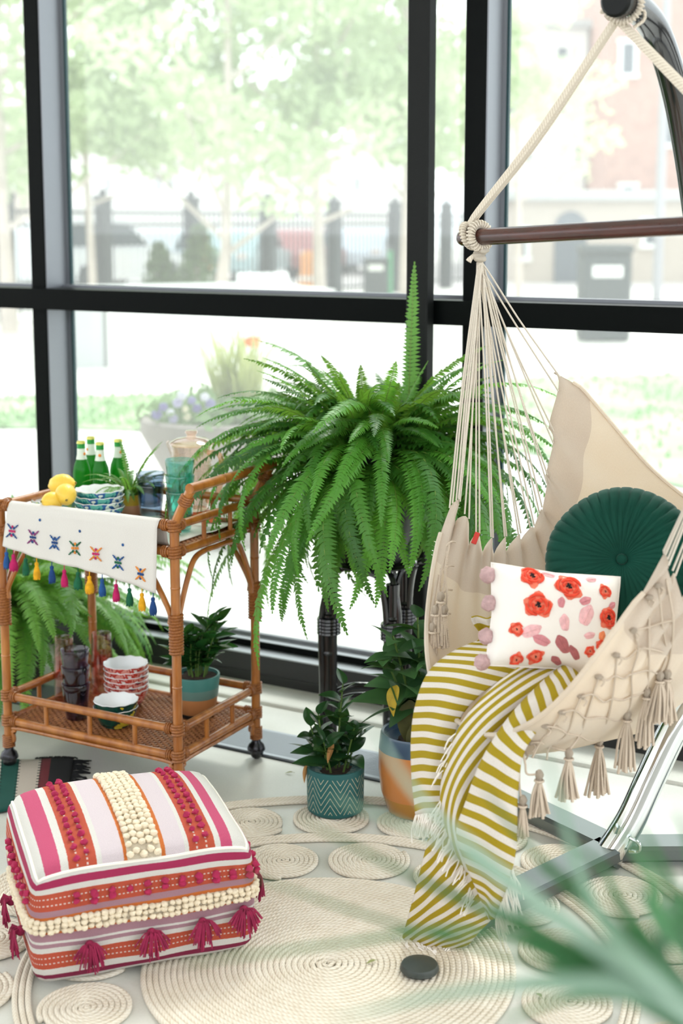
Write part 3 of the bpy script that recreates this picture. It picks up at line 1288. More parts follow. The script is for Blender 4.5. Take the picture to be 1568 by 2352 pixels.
b.grid(thr, 26, 12)
o = b.build('woven_body', M_thr, throw, world=True)
sm = o.modifiers.new('thick', 'SOLIDIFY')
sm.thickness = .005
b = MB()
for k in range(46):
    v = k / 45
    p = thr(1, v)
    b.tube(path([p, p + V((.02, R.uniform(-.008, .008), .004)), p + V((.045 + R.uniform(-.01, .01), R.uniform(-.015, .015), -.003))], 4), .002, 4)
for k in range(40):
    p = thr(.62 + .38 * k / 39, 0)
    b.tube(path([p, p + V((R.uniform(-.006, .006), .01, .006)), p + V((R.uniform(-.01, .01), .022, -.003))], 4), .002, 4)
b.build('black_fringe', mat('black_yarn', '#101114', .95), throw, world=True)
b = MB()
for ub in (.28, .46, .68):
    for k in range(16):
        p = thr(ub, (k + .5) / 16)
        b.bbox(p + V((0, 0, .004)), (.012, .006, .003), .001)
b.build('zigzag_stitch', mat('dark_stitch', '#16302d', .9), throw, smooth=False, world=True, kind='stuff')

# ================================================================ RATTAN BAR CART
CA = math.radians(-28.43)
CEX = V((math.cos(CA), math.sin(CA), 0))
CEY = V((-math.sin(CA), math.cos(CA), 0))
CC = (V((-.955, 3.911, 0)) + V((-.249, 3.975, 0))) / 2
CWX, CDY = .2955, .196
cart = thing('bar_cart', 'two-tier honey rattan bar cart with woven shelves and black casters', 'bar cart', loc=CC, rz=CA)
M_rat = wood('rattan_cane', '#8f501c', '#b87533', .34, (40, 40, 10), .45)
M_wrap = wood('rattan_wrap', '#7b4419', '#a4662f', .5, (200, 200, 200), .1)
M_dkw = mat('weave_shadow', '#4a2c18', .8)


def cl(x, y, z):
    """cart-local to world"""
    return CC + CEX * x + CEY * y + V((0, 0, z))


def to_cart(p):
    d = p - CC
    return d.dot(CEX), d.dot(CEY)


ZT1, ZT2, ZB1, ZB2 = .766, .695, .212, .138
RL = .0128


def wrap(parent, a, c, r, n=8, nm='binding'):
    """cane binding as a row of rings from a to c"""
    a, c = V(a), V(c)
    d = (c - a)
    b = MB()
    pts = []
    ax = d.normalized()
    e1 = ax.orthogonal().normalized()
    e2 = ax.cross(e1)
    N = n * 12
    for i in range(N + 1):
        an = 2 * math.pi * i / 12
        pts.append(a + d * (i / N) + (e1 * math.cos(an) + e2 * math.sin(an)) * r)
    b.tube(pts, d.length / n * .52, 5)
    return b.build(nm, M_wrap, parent)


for sx in (-1, 1):
    for sy in (-1, 1):
        x, y = sx * CWX, sy * CDY
        b = MB()
        if sx > 0:
            pts = [V((x, y, .055)), V((x, y, .4)), V((x, y, .74)), V((x + .004, y, .775)), V((x + .055, y, .868))]
            pp = pts[:3] + path(pts[2:], 8)[1:]
            b.tube(pp, RL, 12)
        else:
            b.tube([(x, y, .055), (x, y, ZT1 + .012)], RL, 12)
        # cane nodes
        for z in (.33, .60):
            b.lathe([(RL * .9, z - .006), (RL * 1.1, z), (RL * .9, z + .006)], 12, c=(x, y, 0))
        leg = b.build('leg', M_rat, cart)
        wrap(leg, (x, y, .42), (x, y, .527), RL + .004, 13, 'cane_wrapping')
        wrap(leg, (x, y, .058), (x, y, .094), RL + .003, 6, 'cane_wrapping')
        for z in (ZT1, ZT2, ZB1, ZB2):
            wrap(leg, (x, y, z - .016), (x, y, z + .016), RL + .0025, 4, 'joint_binding')
        # caster
        cs = MB()
        cs.lathe([(.011, .064), (.013, .058), (.014, .05), (.022, .042), (.026, .032), (.0265, .026), (.024, .025)], 14, c=(x, y, 0))
        c_ = cs.build('caster', mat('caster_hood', '#3a3a3e', .25, metal=.8), cart)
        cs = MB()
        cs.ball((x + .004, y - .003, .0185), .018, 12, 8, (1, 1.25, 1))
        cs.build('caster_wheel', mat('caster_wheel', '#17181a', .35), c_)


def rail(a, c, r=.0115, nm='rail', bind=True):
    a, c = V(a), V(c)
    b = MB()
    b.tube([a, lerp(a, c, .33), lerp(a, c, .66), c], r, 12)
    for f in (.36, .71):
        m_ = lerp(a, c, f)
        d = (c - a).normalized()
        b.tube([m_ - d * .005, m_, m_ + d * .005], [r * .95, r * 1.1, r * .95], 10)
    o = b.build(nm, M_rat, cart)
    if bind:
        d = (c - a).normalized()
        wrap(o, a + d * .018, a + d * .036, r + .002, 3, 'joint_binding')
        wrap(o, c - d * .036, c - d * .018, r + .002, 3, 'joint_binding')
    return o


for z in (ZT1, ZT2, ZB1, ZB2):
    for sy in (-1, 1):
        rail((-CWX, sy * CDY, z), (CWX, sy * CDY, z))
    for sx in (-1, 1):
        rail((sx * CWX, -CDY, z), (sx * CWX, CDY, z))
rail((CWX + .058, -CDY - .012, .872), (CWX + .058, CDY + .012, .872), .0135, 'push_handle', False)
for sy in (-1, 1):
    wrap(cart, (CWX + .03, sy * CDY, .825), (CWX + .044, sy * CDY, .849), RL + .0025, 4, 'joint_binding')
for z0, z1 in ((ZT2, ZT1), (ZB2, ZB1)):
    for sy in (-1, 1):
        for f in (-.52, 0, .52):
            b = MB()
            b.tube([(f * CWX * 1.0, sy * CDY, z0), (f * CWX, sy * CDY, z1)], .0066, 8)
            b.build('spindle', M_rat, cart)
    for sx in (-1, 1):
        for f in (-.30, .36):
            b = MB()
            b.tube([(sx * CWX, f * CDY, z0), (sx * CWX, f * CDY, z1)], .0066, 8)
            b.build('spindle', M_rat, cart)
# bent cane arches under both tiers
for (zl, zt, rr_, q) in ((.50, ZT2 - .0225, .0078, .125), (.078, ZB2 - .019, .0066, .03)):
    for ax in (0, 1):
        half = CWX if ax == 0 else CDY
        for sg in (-1, 1):
            qq = min(q, half * .55)
            k = [(-half + .018, zl), (-half + .02, zl + (zt - zl) * .2), (-half + qq * .55, zl + (zt - zl) * .68), (-half + qq * .85, zt - .012), (-half + qq * 1.3, zt), (0, zt)]
            k = k + [(-a, z) for a, z in k[-2::-1]]
            pts = [V((a, sg * CDY, z)) if ax == 0 else V((sg * CWX, a, z)) for a, z in k]
            b = MB()
            b.tube(path(pts, 50), rr_, 8)
            b.build('arch_brace', M_rat, cart)
# woven shelves
for z in (ZT2 + .002, ZB2 + .002):
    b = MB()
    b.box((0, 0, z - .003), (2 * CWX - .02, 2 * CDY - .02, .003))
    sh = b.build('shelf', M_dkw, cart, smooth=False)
    b = MB()
    for k in range(46):
        x = -CWX + .016 + k * (2 * CWX - .032) / 45
        b.box((x, 0, z), (.0078, 2 * CDY - .02, .0035))
    for k in range(40):
        y = -CDY + .014 + k * (2 * CDY - .028) / 39
        ph = k % 2
        for j in range(23):
            x = -CWX + .016 + (2 * j + ph + .0) * (2 * CWX - .032) / 45
            b.bbox((x, y, z + .0026), (.0165, .0058, .0034), .0012)
    b.build('cane_weave', wood('cane_weave', '#7a4521', '#a86d3c', .5, (80, 80, 80), .15), sh, smooth=False, kind='stuff')
ZS1, ZS2 = ZT2 + .0066, ZB2 + .0066       # shelf surfaces

# ---------------------------------------------------------------- table runner
t = NT('linen')
u, v = weave(t, None)
t.p.inputs['Base Color'].default_value = srgb('#e4e0dc')
n = t.noise(400, 'UV', 2)
t.ln(t.ramp(n, [(.3, srgb('#d9d4cf')), (.7, srgb('#ece9e5'))], 'LINEAR'), t.p.inputs['Base Color'])
t.p.inputs['Roughness'].default_value = .95
t.bump(n, .2, .002)
t.translucent(.12, srgb('#e8e2da'))
M_linen = t.m
XL, XR = -.252, .255
run = thing('table_runner', 'white linen runner with embroidered motifs and bright tassels over the cart rail', 'table runner', loc=cl(0, -CDY, ZT1), rz=CA)
RR = RL + .0035


def runpt(u, v):
    """u across the rail, v from the shelf over the rail and down the front"""
    x = lerp(XL, XR, u)
    drop = lerp(.108, .176, u) + .004 * math.sin(u * 7)
    L0 = .04
    wv = .0035 * math.sin(u * 17 + 1)
    if v < .3:
        f = v / .3
        y, z = lerp(.27, .03, f), lerp(ZS1 - ZT1 + .0035, ZS1 - ZT1 + .0035, f)
        return V((x, y, z))
    if v < .42:
        f = (v - .3) / .12
        return V((x, lerp(.03, RR, f), lerp(ZS1 - ZT1 + .0035, 0, f)))
    if v < .58:
        a = (v - .42) / .16 * math.pi
        return V((x, RR * math.cos(a), RR * math.sin(a)))
    f = (v - .58) / .42
    sk = -.012 * f * (1 - u)
    return V((x + sk, -RR - .006 * f - abs(wv) * f * 2 - .004, -drop * f))


b = MB()
b.grid(runpt, 40, 44, lambda u, v: (u * .55, v))
rb = b.build('linen_cloth', M_linen, run, angle=None)
m_ = rb.modifiers.new('thick', 'SOLIDIFY')
m_.thickness = .0016
m_.offset = 1
CT = {'blue': '#1d4f8b', 'magenta': '#b3175c', 'green': '#0f5a3c', 'yellow': '#e0a317', 'navy': '#17407a', 'pink': '#c84a86', 'orange': '#d8842f', 'plum': '#7b2b6a'}
MT = {k: mat('thread_' + k, c, .9, var=.2, vscale=60) for k, c in CT.items()}
seq = ['blue', 'magenta', 'green', 'yellow', 'navy', 'magenta', 'green', 'yellow', 'blue', 'magenta', 'green', 'yellow', 'navy']
us = [.03, .075, .155, .235, .33, .42, .50, .585, .66, .755, .835, .915, .985]
for i, (c, u_) in enumerate(zip(seq, us)):
    p = runpt(u_, 1)
    b = MB()
    wd = .0165 if i in (1, 6, 7) else .013
    L = .047
    b.tube([p, p + V((0, -.001, -.012))], .0014, 5)
    b.lathe([(.001, .0), (.005, -.002), (.0058, -.007), (.0045, -.011), (.006, -.015), (wd * .72, -.028), (wd * .8, -L * .85), (wd * .62, -L)], 12, c=p + V((0, -.001, -.011)), wob=lambda r, z, a, i_: (r * (1 + .14 * math.sin(a * 6)), z - (.003 * math.sin(a * 5) if i_ == 7 else 0)))
    tl = b.build('tassel', MT[c], run, angle=60, label='%s cotton tassel' % c)
    b = MB()
    for k in range(14):
        a = 2 * math.pi * k / 14
        q = p + V((wd * .6 * math.cos(a), wd * .6 * math.sin(a) - .001, -.011 - L * .9))
        b.tube([q, q + V((R.uniform(-.003, .003), R.uniform(-.003, .003), -.007))], .0009, 4)
    b.build('thread_ends', MT[c], tl)


def front_pt(u_, w, off=.0022):
    """w metres below the rail on the hanging front"""
    drop = lerp(.108, .176, u_)
    v = .58 + .42 * min(1, w / drop)
    p = runpt(u_, v)
    return p + V((0, -off, 0))


motifs = [(.055, .062, 'navy', 'magenta'), (.20, .070, 'plum', 'navy'), (.345, .078, 'blue', 'navy'), (.48, .088, 'green', 'orange'), (.62, .097, 'orange', 'magenta'), (.765, .112, 'blue', 'green'), (.905, .132, 'orange', 'navy')]
for i, (u_, w, c1, c2) in enumerate(motifs):
    b = MB()
    sc = .025 if i < 6 else .023
    for k in range(8):
        a = 2 * math.pi * k / 8
        q = front_pt(u_ + .6 * sc * math.cos(a), w + .6 * sc * math.sin(a) * .8)
        b.m = 0 if k % 2 else 1
        b.bbox(q, (.0075, .0022, .0065), .0009, Matrix.Rotation(a, 3, 'Y'))
    b.m = 0
    for sx in (-1, 1):
        for sz in (-1, 1):
            for s_ in (1.0, 1.35):
                q = front_pt(u_ + sx * s_ * sc * .85, w + sz * s_ * sc * .48)
                b.bbox(q, (.010, .0022, .0035), .0009, Matrix.Rotation(sx * sz * .5, 3, 'Y'))
    b.m = 1
    b.bbox(front_pt(u_, w), (.007, .0022, .007), .0009, Matrix.Rotation(.78, 3, 'Y'))
    b.build('embroidered_motif', [MT[c1], MT[c2]], run, smooth=False)
for u_, w in ((.235, .022), (.505, .040), (.79, .062)):
    b = MB()
    b.ball(front_pt(u_, w, .0015), .0042, 10, 5, (1, .4, 1))
    b.build('embroidered_dot', MT['blue'], run)

# ---------------------------------------------------------------- things on the cart
def bowl_mesh(name, r, h, foot, mats, scall=.004, nl=12):
    b = MB()

    def wob(rr, z, a, i):
        k = max(0, (z / h)) ** 2
        return rr * (1 + .014 * k * math.cos(nl * a)), z + scall * .28 * k * math.cos(nl * a)
    b.m = 0
    b.lathe([(.0001, .003), (foot * .9, 0), (foot, .002), (foot, .006), (foot * 1.25, .009), (r * .82, h * .45), (r * .95, h * .8), (r, h)], 48, wob=wob, caps=False)
    b.m = 1
    b.lathe([(r, h), (r * .985, h + .0018), (r * .955, h - .0005), (r * .9, h * .75), (r * .76, h * .42), (foot * 1.1, .012), (0.0001, .0105)], 48, wob=wob, caps=False)
    return b.mesh(name, mats, angle=50)


def glaze(name, base, paints, scale=28):
    t = NT(name)
    vo = t.new('TexVoronoi')
    vo.inputs['Scale'].default_value = scale
    tc = t.new('TexCoord')
    t.ln(tc.outputs['Object'], vo.inputs['Vector'])
    nz = t.noise(scale * .7)
    st = [(0, srgb(base))]
    for i, c in enumerate(paints):
        st.append((.46 + .07 * i, srgb(c)))
    t.ln(t.ramp(nz, st), t.p.inputs['Base Color'])
    t.p.inputs['Roughness'].default_value = .18
    return t.m


M_china = mat('white_glaze', '#eef0f2', .2)
M_teal_out = glaze('teal_painted_glaze', '#1f7f86', ['#5fb0a6', '#2a5f9c', '#d8e6dc'])
M_red_out = glaze('red_painted_glaze', '#f2e2de', ['#c8473f', '#e79a8e', '#a5313c', '#33484f'], 40)
M_grn_out = glaze('green_painted_glaze', '#0c4038', ['#0e4a3d', '#123a35', '#d3c23d'], 24)
M_lem_out = glaze('pale_teal_glaze', '#8fc4c2', ['#dfeee9', '#6fa8a8', '#a5c76a'], 30)


def stack(n, px, py, z, name, me, step, lab, cat, grp, rz=.3, zs=ZS1):
    p = ground(px, py, z)
    for k in range(n):
        o = link(name, me, loc=(p.x + R.uniform(-.002, .002), p.y + R.uniform(-.002, .002), zs + k * step), rot=(0, 0, rz * k), label=lab[k], category=cat, group=grp)
    return p


me = bowl_mesh('bowl', .070, .042, .036, [M_teal_out, M_china])
ords = ['lowest', 'second lowest', 'second highest', 'topmost', 'fifth up', 'topmost']
RUNH = .0056
stack(4, 228, 1128, ZS1 + .042 + 3 * .0165, 'painted_bowl', me, .0165, ['teal painted scalloped bowl, %s in the stack on the upper shelf' % ords[k] for k in range(4)], 'bowl', 'teal bowls stacked on the cart', zs=ZS1 + RUNH)
me = bowl_mesh('bowl', .060, .034, .032, [M_lem_out, M_china])
pb = ground(128, 1158, ZS1 + .04)
link('lemon_bowl', me, loc=(pb.x, pb.y, ZS1 + RUNH), scale=(1.18, 1.18, 1.5), label='pale teal bowl holding lemons on the upper cart shelf', category='bowl')
M_lemon = mat('lemon_peel', '#f0c84a', .4, bump=.25, bscale=220, var=.08, vscale=20)
M_stalk = mat('lemon_stalk', '#7d6a2f', .7)
lm = MB()
prof = [(.0001, -.041), (.005, -.040), (.008, -.036), (.02, -.028), (.027, -.012), (.028, .004), (.024, .018), (.014, .03), (.0065, .034), (.005, .038), (.0001, .040)]
lm.lathe(prof, 20)
lem = lm.mesh('lemon', M_lemon)
st = MB()
st.lathe([(.0001, .0375), (.003, .039), (.0035, .041), (.0001, .042)], 8)
stm = st.mesh('stalk', M_stalk)
for (px, py, Y, rot, s, lb) in ((143, 1113, 3.93, (1.4, .3, 1.2), 1.08, 'lemon on top of the pile in the pale teal bowl'), (151, 1136, 3.86, (1.75, .1, .25), 1.05, 'lemon showing its blossom end against the stacked bowls'), (120, 1150, 3.85, (1.5, .2, -.8), .9, 'lemon lying lowest in the pale teal bowl')):
    o = thing('lemon', lb, 'lemon', loc=at(px, py, Y), group='lemons in the bowl')
    k = link('peel', lem, o, rot=rot, scale=s)
    link('stalk', stm, k)

# beer bottles
M_bot = glass('green_bottle_glass', (.16, .62, .22, 1), 1.2, .03)
M_beer = mat('bottle_green', '#2f8a35', .1, trans=.7, tcol='#53b34a')
M_label = mat('bottle_label', '#dfe9dc', .6)
M_lemonmark = mat('label_citrus', '#ee8a2a', .6)
M_foil = mat('green_foil', '#2f9a49', .35, metal=.3)
M_cap = mat('gold_cap', '#c9c46a', .35, metal=.6)
bt = MB()
bt.lathe([(.0001, .003), (.026, .0), (.030, .004), (.0305, .13), (.027, .152), (.0175, .178), (.0142, .195), (.0132, .228), (.0138, .232), (.0132, .236)], 24)
bot_me = bt.mesh('glass_body', M_beer)
bl = MB()
bl.lathe([(.0185, .1765), (.0152, .192), (.0142, .214)], 24, caps=False)
bl_me = bl.mesh('neck_label', M_label)
bf = MB()
bf.lathe([(.0142, .2145), (.0140, .230), (.0145, .233)], 24, caps=False)
bf_me = bf.mesh('neck_foil', M_foil)
bc = MB()
bc.lathe([(.0152, .231), (.0152, .236), (.013, .2395), (.0001, .2405)], 21, wob=lambda r, z, a, i: (r * (1 + (.05 * math.cos(21 * a) if i < 1 else 0)), z))
bc_me = bc.mesh('crown_cap', M_cap)
bm = MB()
bm.ball((0, -.0165, .196), .0055, 8, 5, (1, .35, 1))
bm_me = bm.mesh('citrus_mark', M_lemonmark)
for (px, py, lb, rz) in ((186, 1012, 'green glass beer bottle nearest the window mullion', .9), (208, 1002, 'green glass beer bottle standing tallest at the back of the group', -.8), (229, 1015, 'green glass beer bottle with an orange mark on its neck label', .1), (271, 1008, 'green glass beer bottle standing apart behind the small fern', .7)):
    p = ground(px, py, ZS1 + .2405 * .86)
    o = thing('beer_bottle', lb, 'bottle', loc=(p.x, p.y, ZS1), rz=rz, group='beer bottles on the cart')
    o.scale = (.86, .86, .86)
    link('glass_body', bot_me, o)
    link('neck_label', bl_me, o)
    link('citrus_mark', bm_me, o)
    link('neck_foil', bf_me, o)
    link('crown_cap', bc_me, o)

# tumblers
def tumbler_mesh(name, r0, r1, h, m, flip=False):
    b = MB()
    prof = [(.0001, .003), (r0 * .96, .003), (r0, .007)] + [(lerp(r0, r1, k / 5), lerp(.007, h, k / 5)) for k in range(1, 6)] + [(r1 * .985, h + .001), (r1 * .96, h)] + [(lerp(r1 * .95, r0 * .92, k / 4), lerp(h, .012, k / 4)) for k in range(1, 5)] + [(.0001, .011)]
    if flip:
        prof = [(r, h - z + .001) for r, z in prof]
    b.lathe(prof, 28, wob=lambda r, z, a, i: (r * (1 + .006 * math.cos(14 * a) * (1 if .25 * h < z < .7 * h else 0)), z))
    return b.mesh(name, m, angle=50)


G_blue = glass('smoke_blue_glass', (.64, .70, .77, 1), 1.6, .05)
G_teal = glass('teal_glass', (.68, .92, .89, 1), 1.6, .05)
G_pink = glass('pink_glass', (.96, .79, .76, 1), 1.6, .05)
G_plum = glass('plum_glass', (.62, .58, .68, 1), 1.6, .05)


def tumblers(n, px, py, zb, r0, r1, h, step, m, name, labs, grp, flip=False):
    p = ground(px, py, zb)
    me = tumbler_mesh('tumbler', r0, r1, h, m, flip)
    for k in range(n):
        link(name, me, loc=(p.x, p.y, zb + k * step), label=labs[k], category='glass', group=grp)


tumblers(2, 347, 1190, ZS1 + RUNH, .030, .0415, .098, .034, G_blue, 'smoky_tumbler', ['smoky blue glass tumbler at the bottom of its pair', 'smoky blue glass tumbler nested on top of its pair'], 'smoky blue tumblers')
tumblers(3, 415, 1218, ZS1 + RUNH, .029, .0405, .110, .044, G_teal, 'teal_tumbler', ['teal glass tumbler at the bottom of the nested three', 'teal glass tumbler in the middle of the nested three', 'teal glass tumbler on top of the nested three'], 'teal tumblers')
tumblers(2, 150, 1605, ZS2, .033, .0275, .125, .065, G_pink, 'pink_tumbler', ['pink glass tumbler below in the pair nearest the leafy fern', 'pink glass tumbler upturned on top, nearest the leafy fern'], 'upturned pink tumblers')
tumblers(2, 236, 1590, ZS2, .034, .029, .125, .06, G_pink, 'pink_tumbler', ['pink glass tumbler below in the pair behind the red bowls', 'pink glass tumbler upturned on top, behind the red bowls'], 'upturned pink tumblers')
tumblers(3, 176, 1650, ZS2, .030, .041, .105, .05, G_plum, 'plum_tumbler', ['plum glass tumbler at the bottom of three', 'plum glass tumbler in the middle of three', 'plum glass tumbler on top of three'], 'plum tumblers')
me = bowl_mesh('bowl', .065, .055, .036, [M_red_out, M_china])
stack(6, 289, 1522, ZS2 + .055 + 5 * .0152, 'rose_bowl', me, .0152, ['red flowered bowl, %s in the tall stack on the lower shelf' % k for k in ('lowest', 'second from the bottom', 'third from the bottom', 'third from the top', 'second from the top', 'topmost')], 'bowl', 'red flowered bowls stacked on the cart', zs=ZS2)
me = bowl_mesh('bowl', .063, .056, .036, [M_grn_out, M_china])
stack(2, 266, 1607, ZS2 + .056 + .019, 'dark_green_bowl', me, .019, ['dark green bowl underneath on the lower shelf', 'dark green bowl on top with white inside'], 'bowl', 'dark green bowls stacked on the cart', zs=ZS2)

# pitcher
G_pitch = glass('peach_glass', (1, .95, .92, 1), 1.5, .05)
M_peach = glass('peach_lid_glass', (.99, .87, .80, 1), 2.0, .06, milk=.12, milkcol=(1, .8, .68, 1))
pp_ = ground(442, 1178, ZS1)
pit = thing('lidded_pitcher', 'clear peach pitcher with lid and curved handle on the upper shelf', 'pitcher', loc=(pp_.x, pp_.y, ZS1), rz=CA)
b = MB()
b.lathe([(.0001, .004), (.046, .002), (.050, .006), (.052, .05), (.058, .19), (.062, .205), (.060, .206), (.054, .19), (.048, .05), (.045, .012), (.0001, .010)], 32)
b.build('jug_body', G_pitch, pit)
b = MB()
for k in range(40):
    for j in range(14):
        a = 2 * math.pi * k / 40 + (j % 2) * .08
        z = .03 + j * .0105
        r_ = lerp(.052, .0585, (z - .05) / .14) + .0004
        b.ball((r_ * math.cos(a), r_ * math.sin(a), z), .0026, 5, 3)
b.build('hobnail_relief', G_pitch, pit, kind='stuff')
b = MB()
b.lathe([(.063, .203), (.066, .206), (.064, .212), (.045, .222), (.016, .227), (.013, .232), (.019, .24), (.017, .246), (.0001, .248)], 28)
b.build('lid', M_peach, pit)
b = MB()
b.tube(path([(-.054, 0, .16), (-.07, 0, .19), (-.085, 0, .207)], 6), [.012, .013, .012, .011, .009, .006], 8)
b.build('spout', G_pitch, pit)
b = MB()
b.tube(path([(.058, 0, .185), (.098, 0, .18), (.105, 0, .12), (.085, 0, .06), (.052, 0, .04)], 18), .008, 10)
b.build('handle', glass('peach_handle_glass', (.99, .82, .72, 1), 2.0, .06, milk=.15, milkcol=(1, .62, .42, 1)), pit)
b = MB()
b.lathe([(.05, .0), (.054, .004), (.05, .012)], 28, caps=False)
b.build('base_ring', mat('orange_ring', '#e8682c', .3), pit)
# coral napkin scrap at the pitcher foot
nk = ground(478, 1199, ZS1)
b = MB()
b.grid(lambda u, v: V(((u - .5) * .07, (v - .5) * .05, .003 + .006 * abs(math.sin(u * 7 + v * 4)))), 12, 8)
o = b.build('cocktail_napkin', mat('coral_paper', '#f0764a', .8), None, loc=(nk.x, nk.y, ZS1 + .002), rot=(0, 0, CA), label='crumpled coral napkin beside the pitcher foot on the upper shelf', category='napkin')
m_ = o.modifiers.new('thick', 'SOLIDIFY')
m_.thickness = .001
wp = ground(470, 1212, ZS1)
b = MB()
b.grid(lambda u, v: V(((u - .5) * .15, (v - .5) * .15, .001 + .012 * max(0, u - .6) ** 2 * 6)), 14, 10)
o = b.build('paper_napkin', mat('white_paper', '#efeeec', .8), None, loc=(wp.x, wp.y, ZS1 + .0008), rot=(0, 0, CA + .1), label='white paper napkin lying on the woven upper shelf by the teal tumblers', category='napkin')
m_ = o.modifiers.new('thick', 'SOLIDIFY')
m_.thickness = .001

# ================================================================ FERNS AND POTTED PLANTS
def frond_mesh(name, L, th0, droop, wmax, m, pairs=54, ms=None):
    """an arching frond in the x-z plane from the origin, leaflets to both sides"""
    N = 60
    p, th = V((0, 0, 0)), th0
    cv = [p.copy()]
    tw = R.uniform(-.25, .25)
    for i in range(N):
        s = i / N
        th = th0 - droop * s ** 1.25
        p = p + V((math.cos(th), .25 * tw * s, math.sin(th))) * (L / N)
        cv.append(p.copy())
    b = MB()
    b.m = 1
    b.tube(cv[::6], [.0022 * (1 - .75 * i / 10) for i in range(len(cv[::6]))], 4)
    b.m = 0
    for k in range(pairs):
        s = .09 + .905 * k / (pairs - 1)
        c = cr(cv, s)
        d = (cr(cv, min(1, s + .02)) - cr(cv, s - .02)).normalized()
        sd = V((0, 1, 0))
        up = sd.cross(d) * -1
        env = min(1, (s + .02) * 5.5) * (1 - s ** 3.2) ** .8 + .05
        for sg in (-1, 1):
            ln_ = wmax * env * R.uniform(.88, 1.08)
            ax = (sd * sg + d * R.uniform(.12, .34) - up * R.uniform(.05, .4)).normalized()
            wd = L / pairs * .74 * R.uniform(.85, 1.1)
            tip = c + ax * ln_ - V((0, 0, .12 * ln_))
            md = c + ax * ln_ * .45 + up * ln_ * .05
            b.add([c - d * wd * .5, md - d * wd * .62, tip + d * wd * .25, md + d * wd * .7, c + d * wd * .5], [(0, 1, 2, 3, 4)] if sg > 0 else [(4, 3, 2, 1, 0)])
    return b.mesh(name, ms or [m, M_rachis], smooth=False)


M_rachis = mat('fern_rachis', '#6f8a3a', .6)


def fernmat(name, c1, c2):
    t = NT(name)
    oi = t.new('ObjectInfo')
    c = t.ramp(oi.outputs['Random'], [(.1, srgb(c1)), (.9, srgb(c2))], 'LINEAR')
    t.ln(c, t.p.inputs['Base Color'])
    t.p.inputs['Roughness'].default_value = .42
    t.translucent(.38, t.mix(.6, c, srgb('#9cc83f')))
    return t.m


M_fern = fernmat('fern_leaf', '#245c24', '#5fa53c')
M_fern2 = fernmat('fern_leaf_pale', '#4f8d3d', '#86bd58')


def make_fern(name, label, c, potz, crown, spec, wmax, m, group=None, lim=0.0):
    """spec: list of (count, length range, elevation range, droop range)"""
    o = thing(name, label, 'fern', loc=c, group=group)
    for (cnt, L, e, d) in spec:
        var = [frond_mesh('frond', lerp(L[0], L[1], i / 4), lerp(e[0], e[1], R.random()), lerp(d[0], d[1], R.random()), wmax * R.uniform(.85, 1.1), m) for i in range(5)]
        for k in range(cnt):
            az = k * 2.39996 + R.uniform(-.25, .25)
            q = V((math.cos(az), math.sin(az), 0)) * R.uniform(.01, crown)
            f = link('frond', var[R.randrange(5)], o, loc=q + V((0, 0, potz + R.uniform(-.01, .04))), rot=(R.uniform(-.45, .45), R.uniform(-.2, .2), az), scale=R.uniform(.82, 1.12) * (1 - lim * max(0, math.cos(az - math.pi / 2 - WA))))
    return o


# the big fern on its stand
FC = V((.095, 4.04, 0))
STZ = .58
fern = make_fern('boston_fern', 'huge bright green Boston fern on a tall black stand before the window', FC + V((0, 0, STZ)), .275, .11, [
    (74, (.30, .46), (1.0, 1.5), (.2, 1.1)),
    (70, (.42, .56), (.75, 1.15), (1.5, 2.3)),
    (66, (.56, .70), (.45, .85), (1.9, 2.6)),
    (54, (.54, .70), (.0, .5), (1.8, 2.3)),
    (36, (.48, .66), (-.4, .1), (1.1, 1.7)),
], .035, M_fern, lim=.28)
b = MB()
for k in range(170):
    az, L = k * 2.39996 + 1, R.uniform(.28, .52)
    me = frond_mesh('inner', L, R.uniform(-.4, 1.45), R.uniform(1.4, 2.4), .038, M_fern, 26)
    MX = Matrix.Translation((R.uniform(-.09, .09), R.uniform(-.09, .09), .27)) @ Matrix.Rotation(az, 4, 'Z')
    b.add([MX @ q.co for q in me.vertices], [tuple(f.vertices) for f in me.polygons])
    bpy.data.meshes.remove(me)
b.build('inner_fronds', M_fern, fern, smooth=False, kind='stuff')
# single tall frond and long outliers
tl = frond_mesh('frond', .66, 1.50, .10, .034, M_fern2)
link('frond', tl, fern, loc=(.09, .0, .20), rot=(.0, 0, 1.2))
pt = thing('fern_pot', 'black pot nearly hidden under the big fern fronds', 'pot', loc=FC + V((0, 0, STZ)))
b = MB()
b.lathe([(.0001, 0), (.10, 0), (.105, .01), (.14, .29), (.15, .30), (.15, .32), (.137, .32), (.13, .29), (.0001, .285)], 28)
b.build('pot_body', mat('black_pot', '#16181a', .4), pt, angle=50)
b = MB()
b.ball((0, 0, .285), .125, 14, 6, (1, 1, .12), lump=.4)
b.build('soil', mat('potting_soil', '#2c211a', .95, bump=.8, bscale=90), pt)

